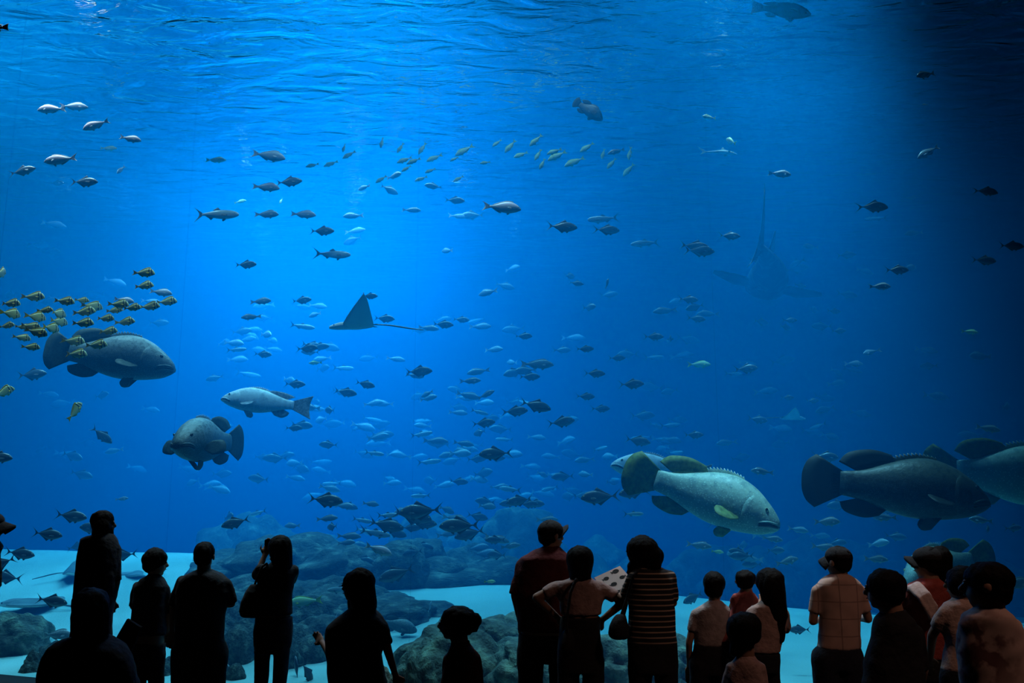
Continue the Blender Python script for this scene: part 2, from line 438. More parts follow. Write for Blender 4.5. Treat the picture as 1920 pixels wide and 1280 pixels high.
    # --- face details
    for sd in (1, -1):
        bm = bmesh.new(); bm_ell(bm, C + sdv * sd * a * .36 + Vector((0, 0, ch * .0)) + fd * a * .98, (a * .12, a * .10, a * .08), rot, 10)
        me = bpy.data.meshes.new('eye'); bm.to_mesh(me); bm.free(); me.shade_smooth(); link('eye', me, M['eye'], root)
    bm = bmesh.new(); bm_ell(bm, C + Vector((0, 0, -ch * .50)) + fd * a * 1.06, (a * .28, a * .06, ch * .035), rot, 10)
    me = bpy.data.meshes.new('mouth'); bm.to_mesh(me); bm.free(); me.shade_smooth(); link('mouth', me, simple_lip, root)
    if extra: extra(root, loc, ppm)
    return root
simple_lip = simple('visitor_lips', (.26, .10, .09), .5)
BL = cloth('black_tee', (.014, .014, .016))
# tall visitor, turned sideways
person('tall visitor with hair down over one shoulder, standing highest at the window', 7.0, (193, 957, 1004, 18), [(1000, 178, 212), (1009, 153, 217), (1030, 150, 223), (1078, 145, 222), (1125, 140, 214), (1160, 137, 207), (1204, 138, 204)],
    [((160, 1022, 0), (152, 1085, .05), (165, 1128, .22)), ((214, 1036, .02), (219, 1090, .02), (213, 1124, .08))], fa=-55, shirt=cloth('long_black_top', (.014, .014, .016)), hem=1200, depth=1.1,
    hair=(('short',), ('lock', 190, 985, 186, 1012, (17, 13)), ('lock', 204, 992, 208, 1020, (8, 8), .02)), trousers='blackcloth')
person('boy with a mop of hair in a short-sleeved shirt, face turned towards the broad boy', 7.9, (290, 1031, 1079, 19), [(1078, 279, 301), (1085, 264, 308), (1098, 254, 315), (1130, 249, 312), (1167, 248, 310), (1205, 249, 310), (1232, 248, 308)],
    [((258, 1098, 0), (249, 1136, .06), (268, 1160, .22)), ((311, 1104, .02), (316, 1150, .03), (313, 1184, .06))], fa=-52, shirt=cloth('dark_polo', (.016, .016, .02)), hem=1190, depth=.75,
    hair=(('short',), ('ball', 290, 1047, 20.5), ('ball', 279, 1049, 13), ('ball', 301, 1046, 12)), child=True, trousers='blackcloth', loose=1.1)
person('broad-shouldered boy with cropped hair and wide shorts, seen from behind', 7.6, (383, 1016, 1068, 18.5), [(1069, 366, 401), (1076, 350, 416), (1088, 337, 428), (1110, 330, 432), (1150, 333, 420), (1185, 330, 419), (1225, 328, 420)],
    [((341, 1090, 0), (325, 1134, .04), (323, 1180, .10)), ((424, 1094, 0), (434, 1131, .06), (405, 1136, .24))], fa=4, shirt=cloth('black_tee_shirt', (.014, .014, .016)), hem=1160, depth=.62,
    hair=(('short',),), trousers='blackcloth', loose=1.28, legr=1.1)
def cam_extra(root, loc, ppm):
    c = loc(507, 1017, .20) + root.location
    o = bpy.data.objects.new('camera', None); COL.objects.link(o); o.name = 'compact_camera'; o.location = c
    o['label'] = 'compact camera held up to the face by the woman with the shoulder bag'; o['category'] = 'camera'
    bm = bmesh.new(); bmesh.ops.create_cube(bm, size=1); bmesh.ops.scale(bm, vec=(.10, .03, .06), verts=bm.verts); bmesh.ops.bevel(bm, geom=bm.edges[:], offset=.006, segments=2, affect='EDGES')
    me = bpy.data.meshes.new('case'); bm.to_mesh(me); bm.free(); link('case', me, M['blackcloth'], o)
    bm = bmesh.new(); bmesh.ops.create_cone(bm, cap_ends=True, segments=20, radius1=.024, radius2=.02, depth=.03, matrix=Matrix.Translation((.005, .03, 0)) @ Matrix.Rotation(R(90), 4, 'X'))
    me = bpy.data.meshes.new('lens_barrel'); bm.to_mesh(me); bm.free(); link('lens_barrel', me, M['shoe'], o)
    bm = bmesh.new(); bmesh.ops.create_cone(bm, cap_ends=True, segments=12, radius1=.007, radius2=.007, depth=.008, matrix=Matrix.Translation((.03, 0, .033)))
    me = bpy.data.meshes.new('shutter_button'); bm.to_mesh(me); bm.free(); link('shutter_button', me, M['shoe'], o)
def bag(name, label, d, cx, cy, wpx, hpx, strap, dd=0.0):
    ppm = F / d; c = P(cx, cy, d + dd)
    o = bpy.data.objects.new(name, None); COL.objects.link(o); o.location = c; o['label'] = label; o['category'] = 'bag'
    bm = bmesh.new(); w_, h = wpx / ppm, hpx / ppm
    bm_loft(bm, [(Vector((w_ * .14, 0, h * .5)), w_ * .22, .03), (Vector((w_ * .06, 0, h * .3)), w_ * .34, .06), (Vector((0, 0, 0)), w_ * .46, .075), (Vector((-w_ * .02, 0, -h * .3)), w_ * .5, .08), (Vector((0, 0, -h * .46)), w_ * .42, .07), (Vector((0, 0, -h * .5)), w_ * .3, .05)])
    fuse('pouch', bm, .012, 4, M['blackcloth'], o, .006)
    bm = bmesh.new(); pts = [P(x, y, d + z) - c for x, y, z in strap]
    for p, q in zip(pts, pts[1:]): bm_caps(bm, p, q, .011, .011, 8)
    fuse('strap', bm, .007, 1, M['blackcloth'], o); return o
person('woman with long hair holding a camera up to her face, bag on her shoulder', 7.8, (524, 1005, 1056, 20), [(1056, 506, 540), (1063, 492, 553), (1075, 482, 557), (1095, 482, 550), (1125, 482, 547), (1155, 479, 548), (1185, 476, 548), (1212, 477, 545)],
    [((489, 1068, 0), (481, 1080, .12), (496, 1042, .18)), ((550, 1070, 0), (545, 1088, .20), (522, 1050, .26))], fa=8, shirt=cloth('dark_tee', (.014, .014, .016)), hem=1152, depth=.62, sleeve=.45,
    hair=(('short',), ('lock', 526, 1024, 530, 1070, (21, 17)), ('lock', 534, 1030, 537, 1075, (13, 10)), ('ball', 523, 1024, 20)), extra=cam_extra, legr=.92, legs=(-.01, -.035))
bag('shoulder_bag', 'black slouchy shoulder bag hanging at the hip of the woman with the camera', 7.75, 471, 1126, 40, 58, [(476, 1100, 0), (482, 1084, 0), (492, 1062, -.03), (500, 1056, -.02), (503, 1066, .1), (486, 1100, .1), (478, 1110, .04)])
person('girl with long straight hair in a short-sleeved shirt, face in profile, arm hanging down', 5.4, (671, 1069, 1126, 27), [(1143, 651, 706), (1156, 632, 718), (1175, 614, 724), (1195, 611, 724), (1225, 613, 715), (1255, 616, 719), (1290, 618, 726)],
    [((622, 1186, .0), (622, 1232, .14), (604, 1204, .30)), ((716, 1174, 0), (728, 1222, -.02), (741, 1264, .0))], fa=62, shirt=cloth('black_short_sleeve', (.014, .014, .016)), hem=1286, depth=.7, sleeve=.36, neck=(676, 1142),
    hair=(('short',), ('lock', 676, 1090, 684, 1135, (25, 22)), ('lock', 686, 1130, 694, 1160, (18, 12)), ('lock', 668, 1128, 672, 1150, (16, 18), .03)), trousers='blackcloth')
person('little girl with a bun, face in profile in front of the layered boulder', 4.8, (857, 1138, 1197, 29), [(1203, 850, 876), (1214, 842, 890), (1230, 836, 897), (1255, 831, 899), (1290, 824, 900), (1330, 822, 902)],
    [((843, 1236, 0), (836, 1290, .05), (832, 1340, .15)), ((891, 1232, 0), (894, 1285, .0), (888, 1335, .05))], fa=72, shirt=cloth('dark_red_tee', (.10, .02, .015)), hem=1320, depth=.8, child=True, neck=(863, 1204),
    hair=(('short',), ('ball', 890, 1162, 13), ('ball', 892, 1175, 7), ('ball', 891, 1183, 4)), trousers='blackcloth')
person('man in a baseball cap and dark red shirt beside the woman with arms akimbo', 6.6, (1033, 976, 1030, 21), [(1026, 1014, 1052), (1034, 996, 1062), (1046, 976, 1074), (1075, 966, 1082), (1110, 966, 1078), (1150, 970, 1076), (1187, 974, 1076), (1225, 970, 1078)],
    [((978, 1060, 0), (965, 1115, -.02), (977, 1172, .10)), ((1070, 1060, 0), (1080, 1115, .05), (1070, 1160, .25))], fa=-58, shirt=cloth('dark_red_polo', (.09, .012, .012)), hem=1182, depth=.62,
    hair=(('short',),), cap=(.92, .4, .62, .035), trousers='blackcloth', loose=1.25)
person('woman in a pale tee with arms akimbo and a bag strap across her back', 6.1, (1088, 1024, 1083, 25), [(1083, 1068, 1110), (1090, 1046, 1122), (1104, 1040, 1132), (1126, 1048, 1130), (1155, 1052, 1126), (1187, 1048, 1125), (1215, 1046, 1130), (1245, 1046, 1132)],
    [((1046, 1101, 0), (1006, 1120, -.02), (1046, 1158, .04)), ((1125, 1101, 0), (1170, 1128, -.02), (1131, 1160, .04))], fa=-4, shirt=cloth('pale_pink_tee', (.40, .27, .24)), hem=1152, depth=.6, sleeve=.33,
    hair=(('short',), ('ball', 1088, 1050, 25.5), ('lock', 1088, 1060, 1088, 1082, (23, 19))), trousers='blackcloth')
bag('shoulder_bag', 'thin dark bag strap crossing the back of the woman with arms akimbo', 5.95, 1062, 1200, 30, 40, [(1062, 1184, -.02), (1064, 1150, -.03), (1070, 1110, -.02), (1080, 1086, 0), (1090, 1092, .25), (1076, 1140, .28), (1066, 1186, .12)], dd=.02)
M['stripe'] = striped('black_tee_with_cream_stripes', (.012, .012, .013), (.42, .30, .22), 30, 2, .26)
person('woman in a black and cream striped top reading the fish guide', 6.0, (1203, 1006, 1062, 27), [(1064, 1188, 1240), (1070, 1180, 1254), (1084, 1178, 1262), (1110, 1180, 1263), (1140, 1180, 1264), (1170, 1179, 1266), (1200, 1176, 1268), (1225, 1177, 1270), (1245, 1179, 1270)],
    [((1186, 1082, 0), (1172, 1120, .06), (1166, 1106, .26)), ((1256, 1082, 0), (1262, 1130, .08), (1220, 1125, .30))], fa=38, shirt=M['stripe'], hem=1206, depth=.6, sleeve=.45,
    hair=(('short',), ('ball', 1204, 1032, 28), ('ball', 1224, 1042, 20), ('lock', 1216, 1040, 1222, 1056, (24, 19)), ('ball', 1184, 1062, 8), ('ball', 1180, 1073, 6)), trousers='blackcloth', legr=1.05)
bag('handbag', 'black rounded handbag hanging beside the striped woman', 5.95, 1160, 1174, 38, 44, [(1164, 1156, 0), (1176, 1120, .0), (1188, 1078, -.06), (1200, 1066, -.02), (1196, 1080, .16), (1176, 1130, .14), (1168, 1158, .05)])
# the fish guide
M['paper'] = simple('guide_paper', (.50, .40, .36), .8, .08, 5)
gp = [P(1114, 1083, 6.22), P(1162, 1061, 6.36), P(1178, 1082, 6.30), P(1166, 1116, 6.16), P(1128, 1112, 6.14)]
o = bpy.data.objects.new('fish_guide', None); COL.objects.link(o); gc = sum(gp, Vector()) / 5; o.location = gc
o['label'] = 'stiff fish guide sheet with printed dark fish held by the striped woman'; o['category'] = 'leaflet'
gu = (gp[1] - gp[0]).normalized(); gn = gu.cross(gp[4] - gp[0]).normalized(); gv = gn.cross(gu)
def gq(u, v, w=0): return gp[0] - gc + gu * u + gv * v + gn * w
LU, LV = (gp[1] - gp[0]).length, .20
link('sheet', boxmesh('sheet', gq, 0, LU, 0, LV, -.003, .003), M['paper'], o)
for (u, v, s_, fl) in [(.74, .12, .24, 1), (.30, .22, .20, 1), (.78, .42, .20, -1), (.38, .52, .22, 1), (.72, .72, .2, 1), (.30, .82, .18, -1)]:
    vs = []
    for t in range(16):
        a = math.tau * t / 16; vs.append((.5 * math.cos(a), .26 * math.sin(a)))
    pts = [gq(u * LU + fl * x * s_ * LU, v * LV + y * s_ * LU, -.0045) for x, y in vs] + [gq(u * LU + fl * x * s_ * LU, v * LV + y * s_ * LU, -.0045) for x, y in ((-.42, 0), (-.75, .22), (-.68, 0), (-.75, -.22))]
    link('printed_fish', mesh('printed_fish', pts, [tuple(range(16)), (16, 17, 18), (16, 18, 19)], False), M['blackcloth'], o)
person('boy with short hair and a grey shirt with dark sleeves beside the mother', 6.4, (1339, 1072, 1126, 19.5), [(1128, 1324, 1354), (1138, 1308, 1366), (1148, 1300, 1370), (1175, 1302, 1370), (1205, 1302, 1368), (1225, 1298, 1370), (1250, 1296, 1370)],
    [((1305, 1152, 0), (1292, 1205, .0), (1292, 1248, .06)), ((1366, 1152, 0), (1374, 1200, .03), (1370, 1236, .1))], fa=-20, shirt=cloth('grey_raglan_shirt', (.34, .27, .25)), hem=1210, depth=.6, sleeve=.3,
    hair=(('short',), ('ball', 1336, 1086, 15), ('ball', 1342, 1092, 18)), trousers='blackcloth', child=True, loose=1.15)
person('mother with long dark hair carrying a toddler on her arm', 6.1, (1443, 1066, 1120, 24), [(1128, 1424, 1462), (1136, 1408, 1472), (1150, 1402, 1478), (1175, 1402, 1476), (1200, 1404, 1467), (1222, 1402, 1462), (1245, 1400, 1462)],
    [((1412, 1150, 0), (1398, 1196, .04), (1372, 1176, .22)), ((1470, 1152, 0), (1474, 1180, .08), (1440, 1180, .26))], fa=18, shirt=cloth('beige_top', (.42, .28, .24)), hem=1222, depth=.62, sleeve=.45,
    hair=(('short',), ('ball', 1443, 1091, 25), ('lock', 1446, 1096, 1456, 1150, (24, 20)), ('lock', 1454, 1140, 1460, 1196, (20, 11))), trousers='blackcloth')
person('toddler in a long red dress carried on the arm of the mother', 6.35, (1398, 1069, 1108, 18.5), [(1106, 1388, 1408), (1112, 1380, 1412), (1125, 1376, 1412), (1145, 1370, 1408), (1170, 1362, 1402), (1195, 1352, 1392), (1206, 1348, 1384)],
    [((1380, 1120, 0), (1372, 1138, .06), (1382, 1150, .14)), ((1410, 1120, .02), (1416, 1134, .08), (1424, 1128, .12))], fa=-20, shirt=cloth('red_toddler_dress', (.42, .10, .09)), hem=1205, depth=.62, sleeve=.3, child=True,
    hair=(('short',),), trousers='blackcloth', legr=.6, legz=.16)
person('small child with puffy hair in front of the mother, lowest head of the group', 4.7, (1396, 1149, 1214, 29), [(1228, 1384, 1412), (1238, 1372, 1424), (1254, 1364, 1430), (1285, 1360, 1432), (1320, 1360, 1432), (1350, 1358, 1434)],
    [((1371, 1252, 0), (1362, 1300, .03), (1366, 1345, .1)), ((1424, 1252, 0), (1432, 1300, .03), (1428, 1345, .1))], fa=10, shirt=cloth('pale_rose_tee', (.40, .27, .24)), hem=1345, depth=.66, child=True,
    hair=(('short',), ('ball', 1394, 1180, 31), ('ball', 1376, 1222, 9), ('lock', 1380, 1200, 1374, 1224, (10, 7))), trousers='blackcloth')
M['plaid'] = striped('beige_plaid_shirt', (.44, .29, .23), (.26, .17, .14), 9, 2, .07, 8)
person('man in a cap and short-sleeved plaid shirt, elbows bent, back to the hall', 6.2, (1572, 1025, 1080, 21.5), [(1078, 1552, 1594), (1085, 1540, 1605), (1097, 1530, 1616), (1120, 1533, 1617), (1150, 1537, 1613), (1180, 1537, 1611), (1212, 1533, 1613), (1240, 1529, 1614)],
    [((1533, 1108, 0), (1524, 1164, .02), (1540, 1160, .26)), ((1612, 1108, 0), (1628, 1160, .02), (1606, 1158, .26))], fa=32, shirt=M['plaid'], hem=1216, depth=.6, sleeve=.36,
    hair=(('short',),), cap=(-.8, .6, .62, -.03), trousers='jeans', loose=1.25)
person('black-clad man with cropped hair standing close in front of the red-shirted cap wearer', 4.6, (1660, 1068, 1140, 31), [(1146, 1652, 1696), (1160, 1642, 1712), (1180, 1637, 1722), (1215, 1630, 1728), (1250, 1622, 1730), (1290, 1618, 1732)],
    [((1650, 1190, 0), (1632, 1260, .04), (1640, 1310, .15)), ((1716, 1186, 0), (1730, 1255, .03), (1720, 1310, .12))], fa=45, shirt=cloth('black_crewneck', (.012, .012, .014)), hem=1280, depth=.6, neck=(1674, 1146),
    hair=(('short',), ('ball', 1661, 1099, 32)), trousers='blackcloth')
person('visitor in a cap and brick-red top with long hair, white cloth over one shoulder', 5.9, (1742, 1026, 1084, 25), [(1086, 1722, 1764), (1094, 1706, 1776), (1108, 1694, 1786), (1135, 1692, 1786), (1170, 1704, 1780), (1205, 1708, 1778), (1235, 1708, 1778), (1260, 1706, 1780)],
    [((1698, 1122, 0), (1690, 1165, .04), (1704, 1196, .2)), ((1782, 1122, 0), (1790, 1165, .04), (1780, 1200, .2))], fa=42, shirt=cloth('brick_red_top', (.34, .065, .05)), hem=1234, depth=.6, sleeve=.4,
    hair=(('short',), ('ball', 1762, 1046, 22), ('lock', 1764, 1046, 1772, 1084, (20, 14))), cap=(-.8, .6, .66, .0), trousers='blackcloth')
M['white'] = cloth('white_muslin', (.55, .40, .36))
bm = bmesh.new()
pts = [P(1704, 1104, 6.0), P(1716, 1100, 5.82), P(1730, 1116, 5.74), P(1744, 1138, 5.73), P(1754, 1156, 5.74)]
for i, (p, q) in enumerate(zip(pts, pts[1:])):
    for k in (-1, 0, 1):
        off = Vector((.028 * k, .004 * k, .012 * k)); bm_caps(bm, p - pts[2] + off, q - pts[2] + off, .024 - .003 * i, .021 - .003 * i, 10)
o = fuse('cloth', bm, .010, 3, M['white'], None, .010); o.location = pts[2]; o['label'] = 'crumpled white cloth hanging over the shoulder of the red-topped cap wearer'; o['category'] = 'cloth'
WT = cloth('white_tee', (.50, .36, .31))
person('dark-haired visitor in a white tee between the red top and the largest man', 5.2, (1806, 1062, 1124, 27), [(1124, 1790, 1824), (1130, 1772, 1836), (1144, 1766, 1846), (1175, 1770, 1848), (1210, 1774, 1846), (1250, 1766, 1848), (1275, 1764, 1850)],
    [((1773, 1148, 0), (1748, 1190, .06), (1744, 1232, .16)), ((1842, 1150, .05), (1852, 1200, .06), (1846, 1250, .1))], fa=40, shirt=WT, hem=1258, depth=.6, sleeve=.36,
    hair=(('short',), ('ball', 1806, 1092, 29)), trousers='jeans')
def printed(name, base, c, r, ink):
    """tee cloth with a blotchy faded print around the point c"""
    m, nt, out = newmat(name); L = nt.links.new
    b = N(nt, 'ShaderNodeBsdfPrincipled', i_Roughness=.9); tc = N(nt, 'ShaderNodeTexCoord')
    ds = N(nt, 'ShaderNodeVectorMath', operation='DISTANCE'); ds.inputs[1].default_value = c; L(tc.outputs['Object'], ds.inputs[0])
    n = N(nt, 'ShaderNodeTexNoise', i_Scale=14, i_Detail=3.0); L(tc.outputs['Object'], n.inputs['Vector'])
    mr = N(nt, 'ShaderNodeMapRange'); mr.inputs[1].default_value = r; mr.inputs[2].default_value = r * .4; L(ds.outputs['Value'], mr.inputs[0])
    r1 = ramp(nt, n.outputs[0], [(.46, (0, 0, 0)), (.56, (1, 1, 1))])
    ml = N(nt, 'ShaderNodeMath', operation='MULTIPLY'); L(mr.outputs[0], ml.inputs[0]); L(r1.outputs[0], ml.inputs[1])
    mx = N(nt, 'ShaderNodeMix', data_type='RGBA'); L(ml.outputs[0], mx.inputs[0]); mx.inputs[6].default_value = (*base, 1); mx.inputs[7].default_value = (*ink, 1)
    L(mx.outputs[2], b.inputs['Base Color']); L(b.outputs[0], out.inputs[0]); return m
_rb = P(1875, 1380, 3.8); _rb.z = 0
person('man in a loose beige tee with long sleeves to the elbow, largest and closest', 3.8, (1852, 1055, 1136, 37), [(1142, 1826, 1882), (1152, 1806, 1896), (1175, 1800, 1912), (1215, 1798, 1924), (1260, 1800, 1930), (1310, 1806, 1936), (1380, 1810, 1940)],
    [((1812, 1176, 0), (1808, 1240, .10), (1812, 1300, .2)), ((1900, 1176, 0), (1932, 1245, .04), (1940, 1310, .1))], fa=56, shirt=printed('beige_tee_with_faded_print', (.50, .36, .31), P(1828, 1220, 3.73) - _rb, .21, (.12, .05, .045)), hem=1350, depth=.62, sleeve=.48,
    hair=(('short',), ('ball', 1858, 1090, 37), ('ball', 1868, 1108, 28)), trousers='jeans')
person('seated-height visitor with long hair close to the camera, shoulders filling the lower corner', 4.0, (170, 1104, 1184, 31), [(1190, 140, 198), (1199, 118, 214), (1212, 96, 232), (1232, 84, 246), (1262, 76, 252), (1310, 74, 254), (1380, 80, 250)],
    [((100, 1238, 0), (84, 1300, .03), (95, 1360, .15)), ((232, 1240, 0), (246, 1290, .06), (224, 1276, .30))], fa=-6, shirt=cloth('dark_loose_shirt', (.014, .014, .016)), hem=1350, depth=.6,
    hair=(('short',), ('lock', 170, 1140, 170, 1195, (32, 30)), ('lock', 146, 1150, 137, 1192, (10, 4)), ('lock', 196, 1150, 200, 1186, (8, 4))), trousers='blackcloth')
# folded board held up by that visitor
bp4 = [P(238, 1160, 4.25), P(264, 1176, 4.27), P(226, 1268, 4.2), P(202, 1222, 4.2)]
o = bpy.data.objects.new('folded_board', None); COL.objects.link(o); bc = sum(bp4, Vector()) / 4; o.location = bc
o['label'] = 'dark folded board slanting up beside the seated-height visitor'; o['category'] = 'board'
for k, nm in ((0, 'front_leaf'), (1, 'back_leaf')):
    vs = [p - bc + Vector((0, .012 * (k + t), 0)) for t in (0, .7) for p in bp4]
    link(nm, mesh(nm, vs, [(0, 1, 2, 3), (7, 6, 5, 4), (0, 4, 5, 1), (1, 5, 6, 2), (2, 6, 7, 3), (3, 7, 4, 0)], False), M['blackcloth'], o)
person('visitor in a peaked cap cut off by the edge, only the peak in view', 7.0, (-20, 960, 1012, 22), [(1014, -40, -2), (1024, -58, 4), (1040, -68, -2), (1100, -64, -4), (1160, -62, -6), (1200, -62, -6)],
    [((-60, 1044, 0), (-70, 1100, .04), (-60, 1150, .15)), ((-10, 1044, 0), (-8, 1100, .04), (-14, 1150, .15))], fa=-80, shirt=BL, hem=1180, depth=.7, hair=(('short',),), cap=(1, .2, 1.0, -.035), trousers='blackcloth')

bpy.data.scenes.remove(TMP)

# ------------------------------------------------------------------ fish
def interp(tab, t, k):
    """smooth interpolation of column k of a station table"""
    if t <= tab[0][0]: return tab[0][k]
    for i in range(len(tab) - 1):
        t0, t1 = tab[i][0], tab[i + 1][0]
        if t <= t1:
            p0 = tab[max(i - 1, 0)]; p1 = tab[i]; p2 = tab[i + 1]; p3 = tab[min(i + 2, len(tab) - 1)]
            s = (t - t0) / (t1 - t0)
            m1 = (p2[k] - p0[k]) / max(p2[0] - p0[0], 1e-6) * (t1 - t0)
            m2 = (p3[k] - p1[k]) / max(p3[0] - p1[0], 1e-6) * (t1 - t0)
            if i == 0: m1 = (p2[k] - p1[k]) * 1.6
            return ((2*s**3 - 3*s*s + 1) * p1[k] + (s**3 - 2*s*s + s) * m1 + (-2*s**3 + 3*s*s) * p2[k] + (s**3 - s*s) * m2)
    return tab[-1][k]

class Shape:
    """a fish of length one, nose at +x 0.5, tail tips at -0.5, back up"""
    def __init__(s, tab, bend=0.0, nt=22, na=14):
        s.tab, s.bend, s.nt, s.na = tab, bend, nt, na
    def bendp(s, p):
        x, y, z = p
        if x < 0.15: y += s.bend * (0.15 - x) ** 2
        else: y += s.bend * 0.35 * (x - 0.15) ** 2
        return (x, y, z)
    def S(s, t, a, off=0.0):
        zt, zb, hw = (interp(s.tab, t, k) for k in (1, 2, 3))
        mid, h = (zt + zb) / 2, (zt - zb) / 2
        ca, sa = math.cos(a), math.sin(a)
        return s.bendp((0.5 - 0.8 * t, (hw + off) * math.copysign(abs(sa) ** 0.9, sa), mid + (h + off) * ca))
    def body(s):
        vs, fs = [], []
        ts = [(i / s.nt) ** 1.25 for i in range(s.nt + 1)]
        for t in ts:
            for j in range(s.na):
                vs.append(s.S(max(t, 0.004), 2 * math.pi * j / s.na))
        for i in range(s.nt):
            for j in range(s.na):
                a = i * s.na + j; b = i * s.na + (j + 1) % s.na
                fs.append((a, b, b + s.na, a + s.na))
        fs.append(tuple(range(s.na))[::-1]); fs.append(tuple(range(s.nt * s.na, (s.nt + 1) * s.na)))
        return mesh('fish_body', vs, fs)
    def fin(s, base, tip, th=0.006, n=14, rays=True, name='fin', xf=None, spiky=0.0):
        """a fin as a thin web between two outlines, ribbed by its rays"""
        def samp(pl, u):
            L = [0]
            for p, q in zip(pl, pl[1:]): L.append(L[-1] + math.dist(p, q))
            d = u * L[-1]
            for i in range(len(pl) - 1):
                if d <= L[i + 1] or i == len(pl) - 2:
                    k = (d - L[i]) / max(L[i + 1] - L[i], 1e-9)
                    return [pl[i][c] + (pl[i + 1][c] - pl[i][c]) * k for c in (0, 1)]
        def smooth(pl):
            if len(pl) < 4: return pl
            q = [pl[0]] + list(pl) + [pl[-1]]; out = []
            for i in range(1, len(q) - 2):
                for k in range(5):
                    t = k / 5
                    out.append([.5 * (2*q[i][c] + (q[i+1][c]-q[i-1][c])*t + (2*q[i-1][c]-5*q[i][c]+4*q[i+1][c]-q[i+2][c])*t*t + (3*q[i][c]-q[i-1][c]-3*q[i+1][c]+q[i+2][c])*t**3) for c in (0, 1)])
            return out + [list(pl[-1])]
        tip = smooth(tip)
        vs, fs = [], []
        rows = 4
        for sgn in (1, -1):
            for i in range(n):
                u = i / (n - 1); b = samp(base, u); e = samp(tip, u)
                if spiky and i % 2: e = [b[c] + (e[c] - b[c]) * (1 - spiky) for c in (0, 1)]
                for r in range(rows):
                    k = r / (rows - 1)
                    t = th * (1 - 0.85 * k) * (1.0 if (i % 2 == 0 or not rays) else 0.45)
                    p = (b[0] + (e[0] - b[0]) * k, sgn * t / 2, b[1] + (e[1] - b[1]) * k)
                    vs.append(s.bendp(p) if xf is None else tuple(xf @ Vector(p)))
        o = n * rows
        q = lambda i, r, sd: sd * o + i * rows + r
        for i in range(n - 1):
            for r in range(rows - 1):
                fs.append((q(i, r, 0), q(i, r + 1, 0), q(i + 1, r + 1, 0), q(i + 1, r, 0)))
                fs.append((q(i, r, 1), q(i + 1, r, 1), q(i + 1, r + 1, 1), q(i, r + 1, 1)))
            fs.append((q(i, rows - 1, 0), q(i, rows - 1, 1), q(i + 1, rows - 1, 1), q(i + 1, rows - 1, 0)))
            fs.append((q(i, 0, 0), q(i + 1, 0, 0), q(i + 1, 0, 1), q(i, 0, 1)))
        for r in range(rows - 1):
            fs.append((q(0, r, 0), q(0, r, 1), q(0, r + 1, 1), q(0, r + 1, 0)))
            fs.append((q(n - 1, r, 0), q(n - 1, r + 1, 0), q(n - 1, r + 1, 1), q(n - 1, r, 1)))
        return mesh(name, vs, fs)
    def ball(s, t, a, r, name, out=0.0):
        c = Vector(s.S(t, a, out)); bm = bmesh.new()
        bmesh.ops.create_uvsphere(bm, u_segments=10, v_segments=6, radius=r)
        bmesh.ops.scale(bm, vec=(1, 0.6, 1), verts=bm.verts); bmesh.ops.translate(bm, vec=c, verts=bm.verts)
        me = bpy.data.meshes.new(name); bm.to_mesh(me); bm.free(); me.shade_smooth(); return me
    def tube(s, pts, r, name):
        """a small lip or crease following points on the body"""
        vs, fs, m = [], [], 6
        pts = [Vector(p) for p in pts]
        for i, p in enumerate(pts):
            d = (pts[min(i + 1, len(pts) - 1)] - pts[max(i - 1, 0)]).normalized()
            a = d.cross(Vector((0, 0, 1)))
            a = a.normalized() if a.length > 1e-4 else Vector((0, 1, 0)); b = d.cross(a)
            rr = r * (0.55 + 0.45 * math.sin(math.pi * i / (len(pts) - 1)))
            for j in range(m):
                vs.append(p + (a * math.cos(j * math.tau / m) + b * math.sin(j * math.tau / m)) * rr)
        for i in range(len(pts) - 1):
            for j in range(m):
                a = i * m + j; b = i * m + (j + 1) % m; fs.append((a, b, b + m, a + m))
        fs.append(tuple(range(m))[::-1]); fs.append(tuple(range(len(vs) - m, len(vs))))
        return mesh(name, vs, fs)
    def plate(s, t0, t1, a0, a1, off, name, side):
        """a raised plate on the flank: gill cover with a rounded rear edge"""
        vs, fs, n, m = [], [], 7, 9
        for i in range(n):
            for j in range(m):
                v = j / (m - 1); a = a0 + (a1 - a0) * v
                edge = t0 + (t1 - t0) * math.sin(math.pi * (0.12 + 0.76 * v)) ** 0.7
                t = t0 - 0.05 + (edge - t0 + 0.05) * i / (n - 1)
                k = off * math.sin(math.pi * v) * (i / (n - 1)) if i < n - 1 else -0.004
                vs.append(s.S(t, side * a, k))
        for i in range(n - 1):
            for j in range(m - 1):
                a = i * m + j; fs.append((a, a + 1, a + m + 1, a + m))
        return mesh(name, vs, fs)

